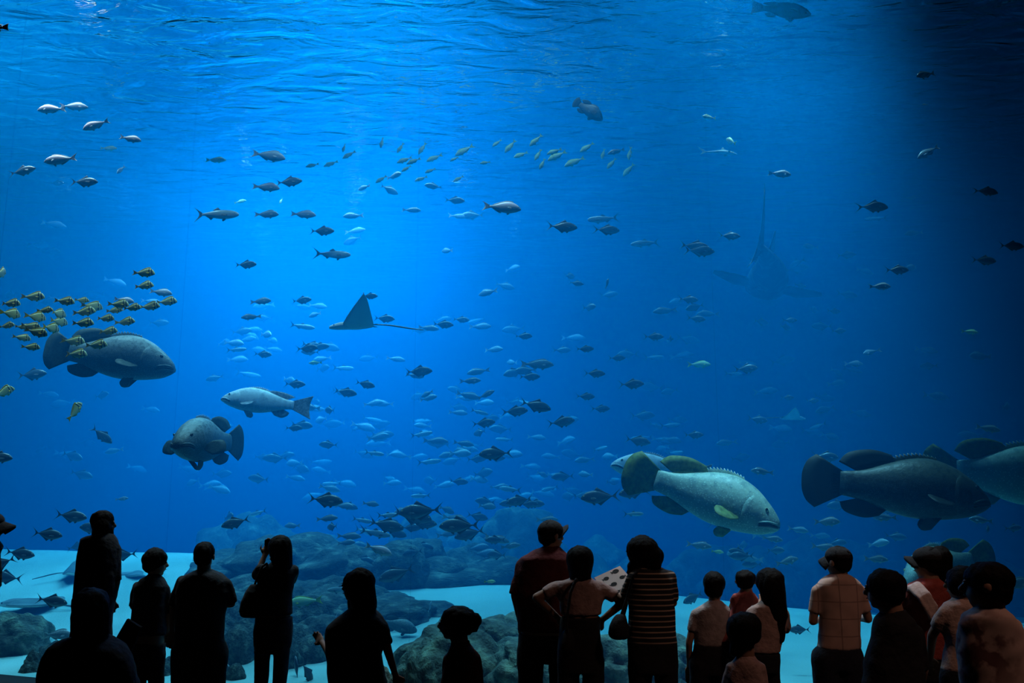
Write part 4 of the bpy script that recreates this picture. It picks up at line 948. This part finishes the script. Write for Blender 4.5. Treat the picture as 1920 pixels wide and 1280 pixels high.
# fish that can be told apart: kind, x, y, length, yaw, pitch, distance, label
for row in [
 ('bream', 98, 205, 60, 180, -3, 12.2, 'rosy sea bream, topmost of the bunch of pale fish, facing away from the next', 0),
 ('greybream', 138, 200, 50, 22, 6, 12.8, 'dark-bellied sea bream touching the tail of the topmost rosy one', 0),
 ('bream', 181, 234, 52, 205, -32, 12.2, 'rosy sea bream nosing steeply down below the topmost pair', 0),
 ('bream', 244, 260, 46, 0, -12, 12.4, 'small pink sea bream with a white tail', 0),
 ('bream', 116, 300, 70, 180, -6, 12.0, 'long pale-backed sea bream below the pink ones', .3),
 ('jack', 41, 321, 52, 8, 18, 12.4, 'dark jack rising near the edge under the rosy bream', 0),
 ('jack', 157, 341, 56, 0, 0, 12.4, 'dark jack with a humped back under the rosy bream', 0),
 ('silver', 227, 318, 24, 250, -50, 14.5, 'small pale fish diving on its own beside the rosy bream', 0),
 ('jack', 106, 343, 30, 0, 0, 19.0, 'faint shadowy fish behind the humped dark jack', 0),
 ('grunt', 203, 278, 34, 5, 0, 18.0, 'faint greenish fish under the small pink bream', 0),
 ('grunt', 404, 300, 42, 0, 0, 15.5, 'bright yellow-green fish alone in open water', 0),
 ('snapper', -12, 53, 62, 180, -6, 11.2, 'dark fish whose tail alone enters at the upper corner', 0),
 ('greybream', 503, 292, 70, 0, -10, 13.0, 'grey speckled bream, topmost of the fish in the bright water', 0),
 ('bream', 498, 351, 56, 2, -4, 13.2, 'rosy bream overlapping a silver-backed jack', 0),
 ('jack', 541, 341, 54, 0, 5, 13.2, 'silver-backed jack overlapping a rosy bream', 0),
 ('tarpon', 404, 401, 92, 0, 0, 13.0, 'dark tarpon with a deeply forked tail, nearest the pale bream', .2),
 ('greybream', 499, 402, 50, 0, 0, 14.0, 'blue-grey bream just ahead of the dark tarpon', 0),
 ('bream', 568, 402, 52, 0, -4, 14.0, 'pale bream with a blunt head ahead of the blue-grey bream', 0),
 ('jack', 603, 433, 50, 0, 0, 13.8, 'jack with a bright cheek above the second tarpon', 0),
 ('tarpon', 621, 476, 76, 0, -2, 14.0, 'pale-backed tarpon swimming under the jack with a bright cheek', 0),
 ('jack', 460, 496, 44, 0, 2, 14.2, 'small silvery jack alone below the dark tarpon', 0),
 ('grunt', 450, 378, 24, 20, 20, 19, 'tiny green fish above the blue-grey bream', 0),
 ('grunt', 527, 377, 16, 260, -50, 18, 'tiny green fish diving below the rosy bream pair', 0),
 ('bream', 940, 389, 78, 0, -6, 11.2, 'rosy-backed bream with a dark belly in the middle of the tank', 0),
 ('jack', 1053, 425, 62, 0, -4, 11.6, 'dark jack behind the rosy-backed bream of the middle', 0),
 ('jack', 1136, 431, 54, 0, -3, 12.5, 'greenish jack swimming under a faint tarpon', 0),
 ('tarpon', 1132, 410, 64, 182, -4, 16.0, 'faint tarpon above the greenish jack', .2),
 ('tarpon', 1211, 455, 60, 182, -6, 16.5, 'faint blue tarpon ahead of the stacked pair of dark jacks', -.3),
 ('jack', 1310, 470, 62, 0, -3, 10.8, 'dark jack, the lower of two swimming one over the other', 0),
 ('darkjack', 1302, 462, 62, 0, -8, 11.8, 'black jack, the upper of two swimming one over the other', 0),
 ('jack', 1367, 442, 44, 0, -3, 12.5, 'dark jack right beside the stacked pair', 0),
 ('greybream', 1461, 326, 48, 0, -5, 12.0, 'greenish bream crossing in front of the whale shark tail', 0),
 ('jack', 1636, 387, 62, 0, -3, 10.6, 'dark jack with a raised tail, alone in the dim water', .5),
 ('darkjack', 1849, 358, 48, 2, -8, 10.6, 'black jack highest in the dark corner of the tank', .5),
 ('darkjack', 1896, 461, 50, 0, -3, 10.4, 'black jack at the very edge of the dark water', 0),
 ('jack', 1844, 488, 50, 0, -4, 11.4, 'dark jack just below the one at the very edge', 0),
 ('jack', 1681, 506, 48, 0, 0, 11.4, 'dark jack above another in the dim water', 0),
 ('greybream', 1649, 537, 44, 0, 0, 11.4, 'olive bream just below a dark jack in the dim water', 0),
 ('grunt', 1330, 220, 32, 205, -4, 12.5, 'rounded pale-green fish high above the shark', 0),
 ('grunt', 1371, 265, 26, 110, 35, 13.0, 'little green fish hanging over the snout of the shark', 0),
 ('shark', 1346, 285, 76, 0, -6, 14.2, 'slim bronze shark cruising below the surface', .3),
 ('silver', 1741, 285, 54, 182, -30, 12.5, 'pale silver fish slanting down in the dark corner', 0),
 ('silver', 1736, 140, 50, 200, -18, 11.2, 'blurred fish shape standing in for a reflection under the bright ripples', 0),  # solid fish placed where the surface mirrors one
 ('silver', 1735, 196, 14, 180, 0, 13, 'tiny pale fish below the bright ripples', 0),
 ('jack', 1290, 561, 40, 0, -4, 14.0, 'dark jack, highest of the loose middle group', 0),
 ('jack', 1305, 597, 38, 0, -6, 14.5, 'dark jack under the highest of the loose middle group', 0),
 ('jack', 1225, 631, 40, 0, 0, 14.0, 'dark jack followed by a fish seen end-on', 0),
 ('jack', 1257, 633, 14, 80, 0, 15.0, 'small dark fish seen end-on ahead of a jack', 0),
 ('grunt', 1310, 683, 46, 0, 0, 14.0, 'greenish fish trailing a dark jack over the olive grouper', 0),
 ('jack', 1398, 691, 48, 0, 4, 13.5, 'dark jack ahead of the greenish fish over the olive grouper', 0),
 ('jack', 1114, 700, 42, 0, -2, 14.0, 'dark jack behind a larger one in midwater', 0),
 ('darkjack', 1183, 720, 50, 0, 2, 13.0, 'boldest black jack of the midwater group', 0),
 ('jack', 1096, 654, 36, 0, 0, 15.0, 'smallish dark jack highest of the midwater group', 0),
 ('jack', 1156, 671, 34, 0, 0, 16.0, 'hazy jack above the boldest black one', 0),
 ('jack', 1097, 743, 38, 0, -2, 15.0, 'dark jack below the midwater pair', 0),
 ('silver', 1006, 683, 66, 0, -2, 14.5, 'pale green-backed fish with a shadowed belly in midwater', 0),
 ('jack', 992, 706, 42, 0, 0, 16.0, 'shadowy jack under the pale green-backed fish', 0),
 ('jack', 981, 630, 36, 0, 0, 17.0, 'faint jack above the pale green-backed fish', 0),
 ('jack', 1080, 531, 30, 0, -8, 17.0, 'faint jack beside a small slanting silver fish', 0),
 ('silver', 1138, 532, 26, 60, 55, 15.0, 'small silver fish slanting upwards', 0),
 ('jack', 1003, 760, 62, 0, -14, 12.5, 'dark jack with a bright spine nosing down over the visitors', 0),
 ('jack', 964, 771, 52, 0, 4, 14.0, 'jack directly behind the one with the bright spine', 0),
 ('jack', 1051, 791, 54, 0, 8, 13.5, 'jack with yellowish tail below the one with the bright spine', 0),
 ('jack', 906, 793, 46, 0, 6, 15.0, 'jack trailing last in the lower midwater row', 0),
 ('jack', 1125, 766, 38, 0, 0, 16.0, 'dim olive jack below the boldest black one', 0),
 ('silver', 881, 714, 42, 0, 2, 16.0, 'pale little jack with a glinting back', 0),
 ('silver', 911, 740, 36, 0, 25, 15.5, 'slim silver fish swimming upwards', 0),
 ('jack', 784, 696, 54, 0, 2, 15.0, 'dark jack below the tail of the ray', .3),
 ('jack', 830, 608, 42, 0, -4, 17.0, 'faint jack, lower of the two beyond the tail of the ray', 0),
 ('jack', 864, 599, 34, 0, -4, 18.5, 'faint jack, upper of the two beyond the tail of the ray', 0),
 ('jack', 565, 563, 40, 0, 6, 16.5, 'faint jack between the tarpon and the ray', 0),
 ('jack', 692, 555, 34, 0, 0, 15.5, 'small jack right above the wing of the ray', 0),
 ('greybream', 488, 565, 42, 0, 4, 15.0, 'glinting little bream, upper of a pair facing opposite ways', 0),
 ('silver', 472, 594, 40, 186, -6, 15.0, 'pale bream, lower of a pair facing opposite ways', 0),
 ('jack', 720, 597, 42, 0, -4, 17.0, 'faint jack right behind the wing of the ray', 0),
 ('jack', 575, 653, 44, 0, 4, 15.5, 'jack with a glinting cheek below the head of the ray', 0),
 ('jack', 492, 664, 36, 0, -4, 17.0, 'shadowy jack above the pale grouper', 0),
 ('jack', 684, 720, 40, 0, -14, 16.0, 'jack nosing down beside the tail of the pale grouper', 0),
 ('jack', 647, 735, 46, 0, -10, 16.0, 'shadowy jack closest to the tail of the pale grouper', 0),
 ('jack', 552, 720, 42, 0, -2, 16.0, 'jack just over the tail of the pale grouper', 0),
 ('jack', 550, 802, 34, 0, 0, 16.0, 'hazy jack under the tail of the pale grouper', 0),
 ('grunt', 592, 680, 26, 184, -4, 16.5, 'bright green-white little fish above the pale grouper', 0),
 ('jack', 931, 850, 66, 180, -3, 12.5, 'dark jack swimming against the others above the capped man', 0),
 ('jack', 609, 937, 68, 0, -6, 12.0, 'dark jack with a glinting tail root above the reef', 0),
 ('jack', 864, 985, 80, 180, -2, 11.8, 'large dark jack heading away from the capped man', .2),
 ('jack', 790, 958, 84, 180, -5, 12.0, 'large olive jack with a bright tail root above a tangle of jacks', -.3),
 ('jack', 772, 966, 76, 0, -12, 12.8, 'jack crossing behind the large olive one, nosing down', 0),
 ('jack', 723, 984, 68, 0, -12, 12.6, 'pale olive jack below the tangle, nosing down', 0),
 ('jack', 792, 981, 54, 0, -3, 13.4, 'jack mostly covered by the large olive one', 0),
 ('bream', 709, 1030, 54, 0, -20, 11.6, 'rosy-backed bream diving beside the long-haired girl', 0),
 ('tarpon', 702, 998, 60, 0, -10, 13.6, 'slim blue fish with a bright tail root above the diving bream', 0),
 ('jack', 745, 1075, 70, 188, -18, 12.2, 'jack with a glinting back nosing down beside the long-haired girl', 0),
 ('jack', 882, 1000, 60, 184, -14, 12.8, 'jack with a bright raised tail under the large dark one', 0),
 ('darkjack', 1127, 931, 76, 180, -4, 10.8, 'purplish-black jack following another under the pale grouper', 0),
 ('darkjack', 1190, 922, 60, 180, -8, 11.2, 'purplish-black jack partly covered by the olive grouper', 0),
 ('jack', 1300, 815, 38, 0, 0, 14.0, 'small dark jack over the back of the olive grouper', 0),
 ('jack', 1420, 786, 40, 0, -8, 14.5, 'rounded dark jack above the pale gliding ray', 0),
 ('jack', 1476, 745, 26, 0, 0, 15.0, 'small dim jack over the gliding ray', 0),
 ('jack', 1523, 751, 26, 0, 0, 15.0, 'small dim jack ahead of the gliding ray', 0),
 ('jack', 1547, 856, 52, 0, -4, 12.5, 'dim jack over the tail of the blackish grouper', 0),
 ('jack', 1480, 600, 30, 0, 0, 15, 'small dim jack in the middle of the dark water', 0),
 ('jack', 1563, 583, 28, 0, -4, 15.5, 'small dim jack above an olive one in the dark water', 0),
 ('jack', 1572, 620, 30, 0, 2, 15, 'small dim olive jack in the dark water', 0),
 ('jack', 1425, 540, 36, 0, -4, 16, 'hazy jack below the whale shark', 0),
 ('jack', 1500, 535, 24, 0, -10, 16, 'hazy round jack below the whale shark', 0),
 ('jack', 1418, 488, 30, 0, -4, 15.5, 'small jack right under the whale shark', 0),
 ('silver', 1632, 660, 34, 195, -14, 13.5, 'pale fish bending away in the dark water', .8),
 ('silver', 1600, 682, 40, 10, 0, 14.5, 'blurred pale fish below the bending one', 0),
 ('silver', 1852, 803, 48, 0, -10, 11.5, 'bluish pale fish above the cut-off grouper', 0),
 ('grunt', 1818, 622, 34, 0, -6, 12.5, 'greenish fish in the dark corner of the tank', 0),
 ('jack', 132, 967, 62, 0, -7, 12.4, 'steel-grey jack nearest the tall visitor, highest of the row', 0),
 ('jack', 88, 1001, 58, 0, -7, 12.2, 'steel-grey jack, second of the row beside the tall visitor', 0),
 ('jack', 36, 1037, 58, 0, -8, 12.4, 'steel-grey jack over the far sand, third of the row', 0),
 ('jack', 96, 1126, 60, 0, -9, 11.8, 'dark jack swimming above the stingray on the sand', 0),
 ('greybream', 107, 1190, 58, 0, 0, 11.9, 'pale olive fish beside the domed rock', 0),
 ('jack', 180, 990, 60, 182, 4, 13.0, 'jack mostly hidden behind the head of the tall visitor', 0),
 ('jack', 143, 1024, 36, 10, 18, 15.5, 'small dark jack close beside the shoulder of the tall visitor', 0),
 ('jack', 232, 1040, 54, 182, -6, 12.8, 'jack partly hidden by the shoulder of the tall visitor', 0),
 ('jack', -4, 857, 56, 0, -4, 12.4, 'jack entering at the edge below the big grouper', 0),
 ('jack', 190, 815, 46, 25, -38, 14.0, 'jack nosing steeply down under the big grouper', 0),
 ('jack', 59, 702, 58, 0, 5, 14.0, 'blue-grey jack passing below the tail of the big grouper', 0),
 ('jack', 443, 979, 52, 196, -16, 12.4, 'jack with glinting fins above the woman with the camera', 0),
 ('jack', 2, 1056, 60, 184, -22, 12.0, 'jack leaving at the edge with a raised forked tail', 0),
 ('jack', 14, 1082, 62, 178, 6, 12.8, 'jack with a low tail leaving over the sand', 0),
 ('silver', 228, 935, 24, 10, 6, 15.0, 'little pale fish above the boys', 0),
 ('darkjack', 556, 1254, 44, 120, 62, 10.6, 'fish hanging tail-up over the near sand', 0),
 ('darkjack', 577, 1260, 44, 62, -58, 10.4, 'fish hanging nose-up over the near sand', .4),
 ('jack', 430, 1262, 50, 150, 40, 10.6, 'fish half hidden by the broad boy', 0),
 ('grunt', 573, 1127, 64, 182, -6, 12.0, 'pale-bellied fish over the reef between camera woman and girl', 0),
 ('tarpon', 588, 1170, 62, 180, -4, 12.0, 'bright blue fish beside the shoulder of the long-haired girl', 0),
 ('silver', 629, 1160, 26, 250, -60, 12.0, 'blue fish standing on its head beside the long-haired girl', 0),
 ('tarpon', 640, 1104, 50, 184, -4, 12.2, 'silver fish passing behind the face of the long-haired girl', 0),
 ('silver', 740, 1125, 26, 20, 10, 13.5, 'slim pale fish low over the reef', 0),
 ('silver', 806, 1138, 20, 70, 50, 12.5, 'small pale fish tilted upwards over the reef', 0),
 ('silver', 793, 1150, 22, 80, 50, 12.8, 'small blurred fish beside the tilted one', 0),
 ('grouper', 745, 1172, 74, 0, -12, 12.0, 'dusky grouper resting low over the sand beside the girl', 0),
 ('grunt', 918, 1090, 22, 0, 0, 11.5, 'yellow fish over the pale sand patch', 0),
 ('jack', 1300, 1120, 44, 205, -20, 11.0, 'jack over the sand beside the short-haired boy', 0),
 ('jack', 1500, 1180, 42, 182, 0, 10.0, 'jack shadowed low over the sand beside the plaid shirt', 0),
 ('grunt', 1345, 1034, 24, 0, -8, 11.5, 'yellow-green fish above the mother and child', 0),
 ('silver', 1475, 1052, 46, 8, 12, 11.0, 'pale fish rising beside the plaid-shirted man', 0),
 ('silver', 1545, 1026, 50, 0, -8, 11.0, 'pale fish right behind the cap of the plaid-shirted man', 0),
 ('silver', 1642, 1048, 46, 0, -4, 10.6, 'pale oval fish between the two capped visitors', 0),
 ('silver', 1310, 1022, 48, 0, -8, 11.4, 'bluish pale fish with raised fins under the olive grouper', 0),
 ('silver', 1448, 1010, 40, 0, -8, 11.6, 'bluish fish below the chin of the olive grouper', 0),
 ('greybream', 1550, 978, 50, 0, 0, 11.0, 'mottled pale fish under the blackish grouper', 0),
 ('silver', 1660, 970, 46, 180, 0, 11.0, 'bluish oval fish below the belly of the blackish grouper', 0),
 ('silver', 1840, 975, 46, 180, 6, 11.0, 'bluish fish under the cut-off grouper', 0),
 ('silver', 1430, 884, 44, 178, 6, 11.5, 'blue-white fish between the two largest groupers', 0),
 ('silver', 1900, 1095, 70, 0, 6, 9.6, 'pale fish at the edge over the last man', 0),
 ('jack', 1195, 826, 50, 0, -10, 13.5, 'pale-backed jack above the pale grouper', 0),
 ('jack', 975, 938, 52, 190, -10, 13, 'jack with a long glinting tail root over the capped man', 0),
 ('jack', 990, 945, 40, 0, 0, 14, 'jack behind the one with the glinting tail root', 0),
 ('jack', 930, 1012, 40, 180, 0, 13, 'rounded jack beside the head of the capped man', 0),
]:
    kind, x, y, L, yaw, pitch, d, lab, bend = row
    fish(kind, x, y, L, yaw, pitch, d, lab, None, bend, 2)

# the school of porkfish in front of the big grouper
pork = [(269,512,45,0,-3,'topmost porkfish, above all the others of its school'),(269,536,40,0,2,'porkfish right under the topmost one'),(62,557,46,0,-2,'porkfish alone above the outer half of the school'),
 (120,565,42,0,-8,'porkfish between the loose upper two and the dense rows'),(19,569,40,0,-4,'porkfish nearest the edge, upper one'),(84,582,30,10,4,'small porkfish beneath the loose upper pair'),
 (157,585,46,0,4,'dark-backed porkfish leading the second row'),(173,574,30,60,0,'pale porkfish peeping over the dark-backed one'),(222,571,42,0,-3,'porkfish in front of a white bream'),
 (214,582,34,0,4,'paler porkfish tucked under the one by the white bream'),(247,577,36,4,2,'porkfish squeezed in the middle of the upper row'),(280,575,42,0,3,'bright porkfish second from the front of the upper row'),
 (312,566,42,0,2,'porkfish foremost of the upper row'),(197,597,36,0,-4,'porkfish in the third row beside a yellower one'),(234,604,40,0,4,'yellower porkfish foremost of the third row'),
 (155,606,44,0,-2,'large porkfish above the tail of the big grouper'),(202,621,38,0,0,'greenish porkfish touching the back of the big grouper'),(137,640,46,0,-5,'dark porkfish across the tail root of the big grouper'),
 (180,647,44,0,0,'porkfish across the flank of the big grouper'),(142,664,44,0,-4,'lowest porkfish of the school, on the grouper'),(68,623,46,0,-16,'big porkfish nosing down beside the grouper tail'),
 (57,612,38,10,-10,'yellow-tailed porkfish behind the one nosing down'),(40,633,28,35,-8,'turning porkfish in the lowest outer cluster'),(57,651,32,20,-2,'porkfish lowest in the outer cluster'),
 (12,611,30,10,10,'porkfish rising near the edge of the frame'),(20,588,24,75,0,'porkfish seen end-on near the edge'),(108,588,18,80,0,'pale porkfish seen end-on, upper of two'),
 (110,603,20,75,0,'pale porkfish seen end-on, lower of two'),(67,594,18,70,0,'blurred end-on porkfish over the outer cluster'),(153,563,24,30,0,'faint pale porkfish over the second row'),
 (95,615,16,80,0,'blurred end-on porkfish above the grouper tail'),(42,613,26,25,-5,'faint porkfish deep in the outer cluster'),(6,736,28,60,25,'porkfish on its own at the edge, below the school'),
 (140,772,32,70,50,'porkfish swimming up alone under the big grouper'),(2,513,22,100,20,'porkfish cut by the edge above the school')]
for i, (x, y, L, yaw, pitch, lab) in enumerate(pork):
    fish('pork', x, y, L, yaw, pitch, 11.3 + .25 * ((i * 7) % 5) * .5, lab, 'school of porkfish', [0, .3, -.3][i % 3], 2, length=.33 if abs(yaw) > 40 else None)
fish('bream', 232, 563, 42, 0, -10, 12.6, 'white-lit bream behind the upper row of porkfish')
fish('bream', 301, 548, 46, 0, -8, 13.2, 'lilac bream behind the porkfish under the topmost one')

# yellow striped grunts in a loose school under the surface, all slanting down
G = [(586,310,28,-15),(621,307,32,-22),(655,290,32,-32),(716,267,24,-80),(751,277,26,-60),(792,278,30,-60),(759,300,34,-22),(776,302,32,-25),(815,296,36,-25),(871,282,44,-32),(807,320,24,-25),
 (790,335,28,-22),(715,336,28,-35),(762,316,24,-35),(645,277,20,-78),(860,335,24,-30),(957,274,36,-52),(1005,263,36,-45),(977,290,32,-22),(1009,290,28,-62),(1045,292,44,-28),(1040,284,34,-22),(1101,276,36,-36),
 (1078,303,46,-25),(1017,307,26,-66),(1147,306,30,-52),(1179,318,36,-50),(1181,287,30,-80),(910,305,22,-10),(1131,288,24,-75),(932,268,24,-40),(852,298,20,-30)]
for i, (x, y, L, p) in enumerate(G):
    fish('grunt', x, y, L, 180, p, 14.7 + (i * 5 % 7) * .2, 'yellow-green striped grunt slanting down in the hazy school under the ripples', 'school of striped grunts', 0, 2)
fish('silver', 1156, 284, 38, 182, -18, 14.0, 'bright white fish among the hazy striped grunts')

# the far swarm, blurred by the water
rs = random.Random(11)
SW = [(430, 900, 600, 760, 26), (560, 1000, 740, 860, 52), (520, 1050, 850, 950, 44), (560, 960, 950, 1040, 26), (900, 1300, 500, 700, 16), (1000, 1300, 780, 1000, 28),
      (1200, 1600, 560, 860, 26), (1440, 1900, 640, 860, 14), (1330, 1920, 940, 1060, 22), (300, 640, 560, 700, 16), (0, 330, 420, 620, 10), (20, 420, 700, 960, 16), (430, 700, 1040, 1110, 8), (640, 900, 330, 480, 12), (1440, 1720, 400, 560, 10), (380, 560, 850, 1000, 10)]
ZONE = ['below and behind the eagle ray', 'in the thick of the swarm under the eagle ray', 'just above the large jacks over the reef', 'in among the large jacks over the reef', 'beyond the tail of the eagle ray', 'behind the pale grouper', 'above the olive-green grouper', 'above the blackish grouper',
        'below the olive-green and blackish groupers', 'ahead of the big dark grouper', 'behind the school of porkfish', 'around the grouper that faces the visitors', 'low over the reef beside the camera woman', 'under the school of striped grunts', 'beside the whale shark', 'in the water above the camera woman']
for (x0, x1, y0, y1, n), zone in zip(SW, ZONE):
    for k in range(n):
        x, y = rs.uniform(x0, x1), rs.uniform(y0, y1)
        kind = rs.choice(['jack', 'jack', 'silver', 'greybream', 'silver', 'jack', 'tarpon'])
        d = glass_y(x) + (rs.uniform(8.5, 17) if y < 940 else rs.uniform(4.5, 8.5))
        yaw = rs.choice([0, 0, 180, 0, 180, 40, 140, -40]) + rs.uniform(-15, 15)
        lab = dict(jack='hazy blue-grey jack ', silver='pale silvery blurred fish ', greybream='blurred greyish bream ', tarpon='slim hazy fish ')[kind] + zone
        fish(kind, x, y, 0, yaw, rs.uniform(-16, 10), d, lab, dict(jack='jacks', silver='silvery fish', greybream='bream', tarpon='slim fish')[kind] + ' ' + zone, 0, 1, length=rs.uniform(.36, .52) * (d / 17))

# ------------------------------------------------------------------ rays and the whale shark
def lens(name, top, bot, mat, parent=None):
    """closed shell from two matching grids (rows of points)"""
    n, m = len(top), len(top[0]); vs = [p for r in top for p in r] + [p for r in bot for p in r]; o = n * m; fs = []
    for i in range(n - 1):
        for j in range(m - 1):
            a = i * m + j; fs.append((a, a + m, a + m + 1, a + 1)); fs.append((o + a, o + a + 1, o + a + m + 1, o + a + m))
    for i in range(n - 1):
        fs.append((i * m, o + i * m, o + (i + 1) * m, (i + 1) * m)); a = i * m + m - 1; fs.append((a, a + m, o + a + m, o + a))
    for j in range(m - 1):
        fs.append((j, j + 1, o + j + 1, o + j)); a = (n - 1) * m + j; fs.append((a, o + a, o + a + 1, a + 1))
    return link(name, mesh(name, vs, fs), mat, parent)
M['raytop'] = simple('ray_dark_back', (.16, .20, .19), .5, .4, 9)
M['raypale'] = simple('ray_pale_belly', (.85, .88, .88), .5, .15, 5)
M['raybelly'] = fish_mat('ray_skin', (.20, .25, .26), (.34, .40, .42), (.80, .82, .82), .5, zmid=0.02, zr=.03)
def ray(name, px, py, d, span, yaw, pitch, label, lift, roll=0, headlen=.16, tail=.75, cat='ray'):
    """a ray of wing span one: lift bends the wing tips up"""
    c = P(px, py, d)
    o = bpy.data.objects.new(name, None); COL.objects.link(o)
    o.matrix_world = Matrix.Translation(c) @ Matrix.Rotation(R(yaw), 4, 'Z') @ Matrix.Rotation(-R(pitch), 4, 'Y') @ Matrix.Rotation(R(roll), 4, 'X') @ Matrix.Scale(span, 4)
    o['label'] = label; o['category'] = cat
    for sd in (1, -1):
        top, bot = [], []
        for i in range(15):
            u = i / 14; y = .5 * u
            xf = .24 - .10 * u - .22 * u ** 2.2; xb = -.22 + .02 * u + .10 * u ** 1.5
            if u > .9: xb += (u - .9) * .4
            zc = lift * u ** 1.8 * .5
            tr_, br = [], []
            for j in range(9):
                v = j / 8; x = xf + (xb - xf) * v
                th = .062 * (1 - u) ** 1.1 * math.sin(math.pi * min(.97, .06 + .9 * v ** .8)) + .004
                tr_.append((x, sd * y, zc + th)); br.append((x, sd * y, zc - th * .7))
            top.append(tr_); bot.append(br)
        if sd < 0: top, bot = [r[::-1] for r in top], [r[::-1] for r in bot]
        wg = lens('wing', top, bot, M['raytop'], o); wg.data.materials.append(M['raypale'])
        nf = 14 * 8
        for f in wg.data.polygons:
            if f.index < nf * 2 and f.index % 2: f.material_index = 1
    s = Shape([(0, .004, -.03, .02), (.1, .03, -.04, .05), (.3, .06, -.045, .075), (.6, .06, -.04, .07), (.9, .03, -.02, .03), (1, .01, -.01, .01)], 0, 14, 12)
    hb = s.body()
    for v in hb.vertices: v.co.x = v.co.x * .72 + headlen - .10
    link('head', hb, M['raybelly'], o)
    pts = [(-.2 - tail * k / 10, .02 * math.sin(k * .6), .012 - .10 * (k / 10) ** 1.4) for k in range(11)]
    link('tail', s.tube(pts, .012, 'tail'), M['raytop'], o)
    for sd in (1, -1):
        rot = Matrix.Translation((-.2, sd * .03, 0)) @ Matrix.Rotation(sd * R(-25), 4, 'Z') @ Matrix.Rotation(R(80), 4, 'X')
        link('pelvic_fin', s.fin([(.02, .02), (.02, -.02)], [(-.06, .035), (-.09, .0), (-.06, -.03)], .008, 7, xf=rot), M['raytop'], o)
        e = s.ball(.12, sd * R(70), .012, 'eye')
        for v in e.vertices: v.co.x = v.co.x * .72 + headlen - .10
        link('eye', e, M['eye'], o)
    return o
ray('eagle_ray', 672, 611, 12.6, 1.0, 192, -4, 'eagle ray gliding with one white-bellied wing raised', .62, 10)
ray('stingray', 62, 1132, 14.0, 1.35, 172, 0, 'broad stingray skimming the sand behind a dark jack', .08, 0)
ray('stingray', 143, 1074, 15.5, .95, 20, 0, 'stingray over the far sand, mostly hidden by the tall visitor', .25, 8, tail=.5)
ray('stingray', 262, 1078, 15.5, 1.0, 190, 0, 'stingray over the far sand between the tall visitor and the boy', .2, -6)
ray('eagle_ray', 1483, 783, 15.0, .62, 8, -2, 'pale ray gliding far off above the blackish grouper', .3, -12)
# whale shark seen from behind, far out in the haze
M['whale'] = fish_mat('spotted_whale_shark_skin', (.012, .018, .025), (.015, .02, .027), (.05, .06, .07), .6, spots=(.08, .10, .11), spot_scale=26)
M['whalefin'] = simple('whale_shark_fin', (.012, .018, .024), .6)
WD = 13.4
c = P(1440, 440, WD); size = 3.9
o = bpy.data.objects.new('whale_shark', None); COL.objects.link(o)
o.matrix_world = Matrix.Translation(c + Vector((.62, 2.0, 0))) @ Matrix.Rotation(R(77), 4, 'Z') @ Matrix.Rotation(R(16), 4, 'X') @ Matrix.Scale(size, 4)
o['label'] = 'whale shark swimming away, its tall curved tail fin towards the visitors'; o['category'] = 'shark'
s = Shape([(0, .02, -.03, .06), (.06, .05, -.05, .092), (.2, .078, -.07, .10), (.4, .085, -.07, .09), (.6, .065, -.05, .066), (.8, .04, -.03, .038), (1, .02, -.018, .012)], .3, 26, 18)
link('body', s.body(), M['whale'], o)
link('tail_fin', s.fin([(-.29, .02), (-.30, 0), (-.29, -.02)], [(-.44, .235), (-.415, .20), (-.36, .08), (-.345, 0), (-.355, -.05), (-.375, -.10), (-.40, -.125)], .016, 15), M['whalefin'], o)
link('dorsal_fin', s.fin([(-.02, .07), (-.08, .06), (-.12, .05)], [(-.09, .15), (-.12, .14), (-.14, .06)], .014, 9), M['whalefin'], o)
for sd in (1, -1):
    rot = Matrix.Translation(s.S(.32, sd * R(120), -.01)) @ Matrix.Rotation(sd * R(-62), 4, 'Z') @ Matrix.Rotation(sd * R(70), 4, 'X')
    link('pectoral_fin', s.fin([(.0, .03), (-.0, -.03)], [(-.10, .03), (-.20, .0), (-.19, -.03), (-.06, -.06)], .014, 9, xf=rot), M['whalefin'], o)
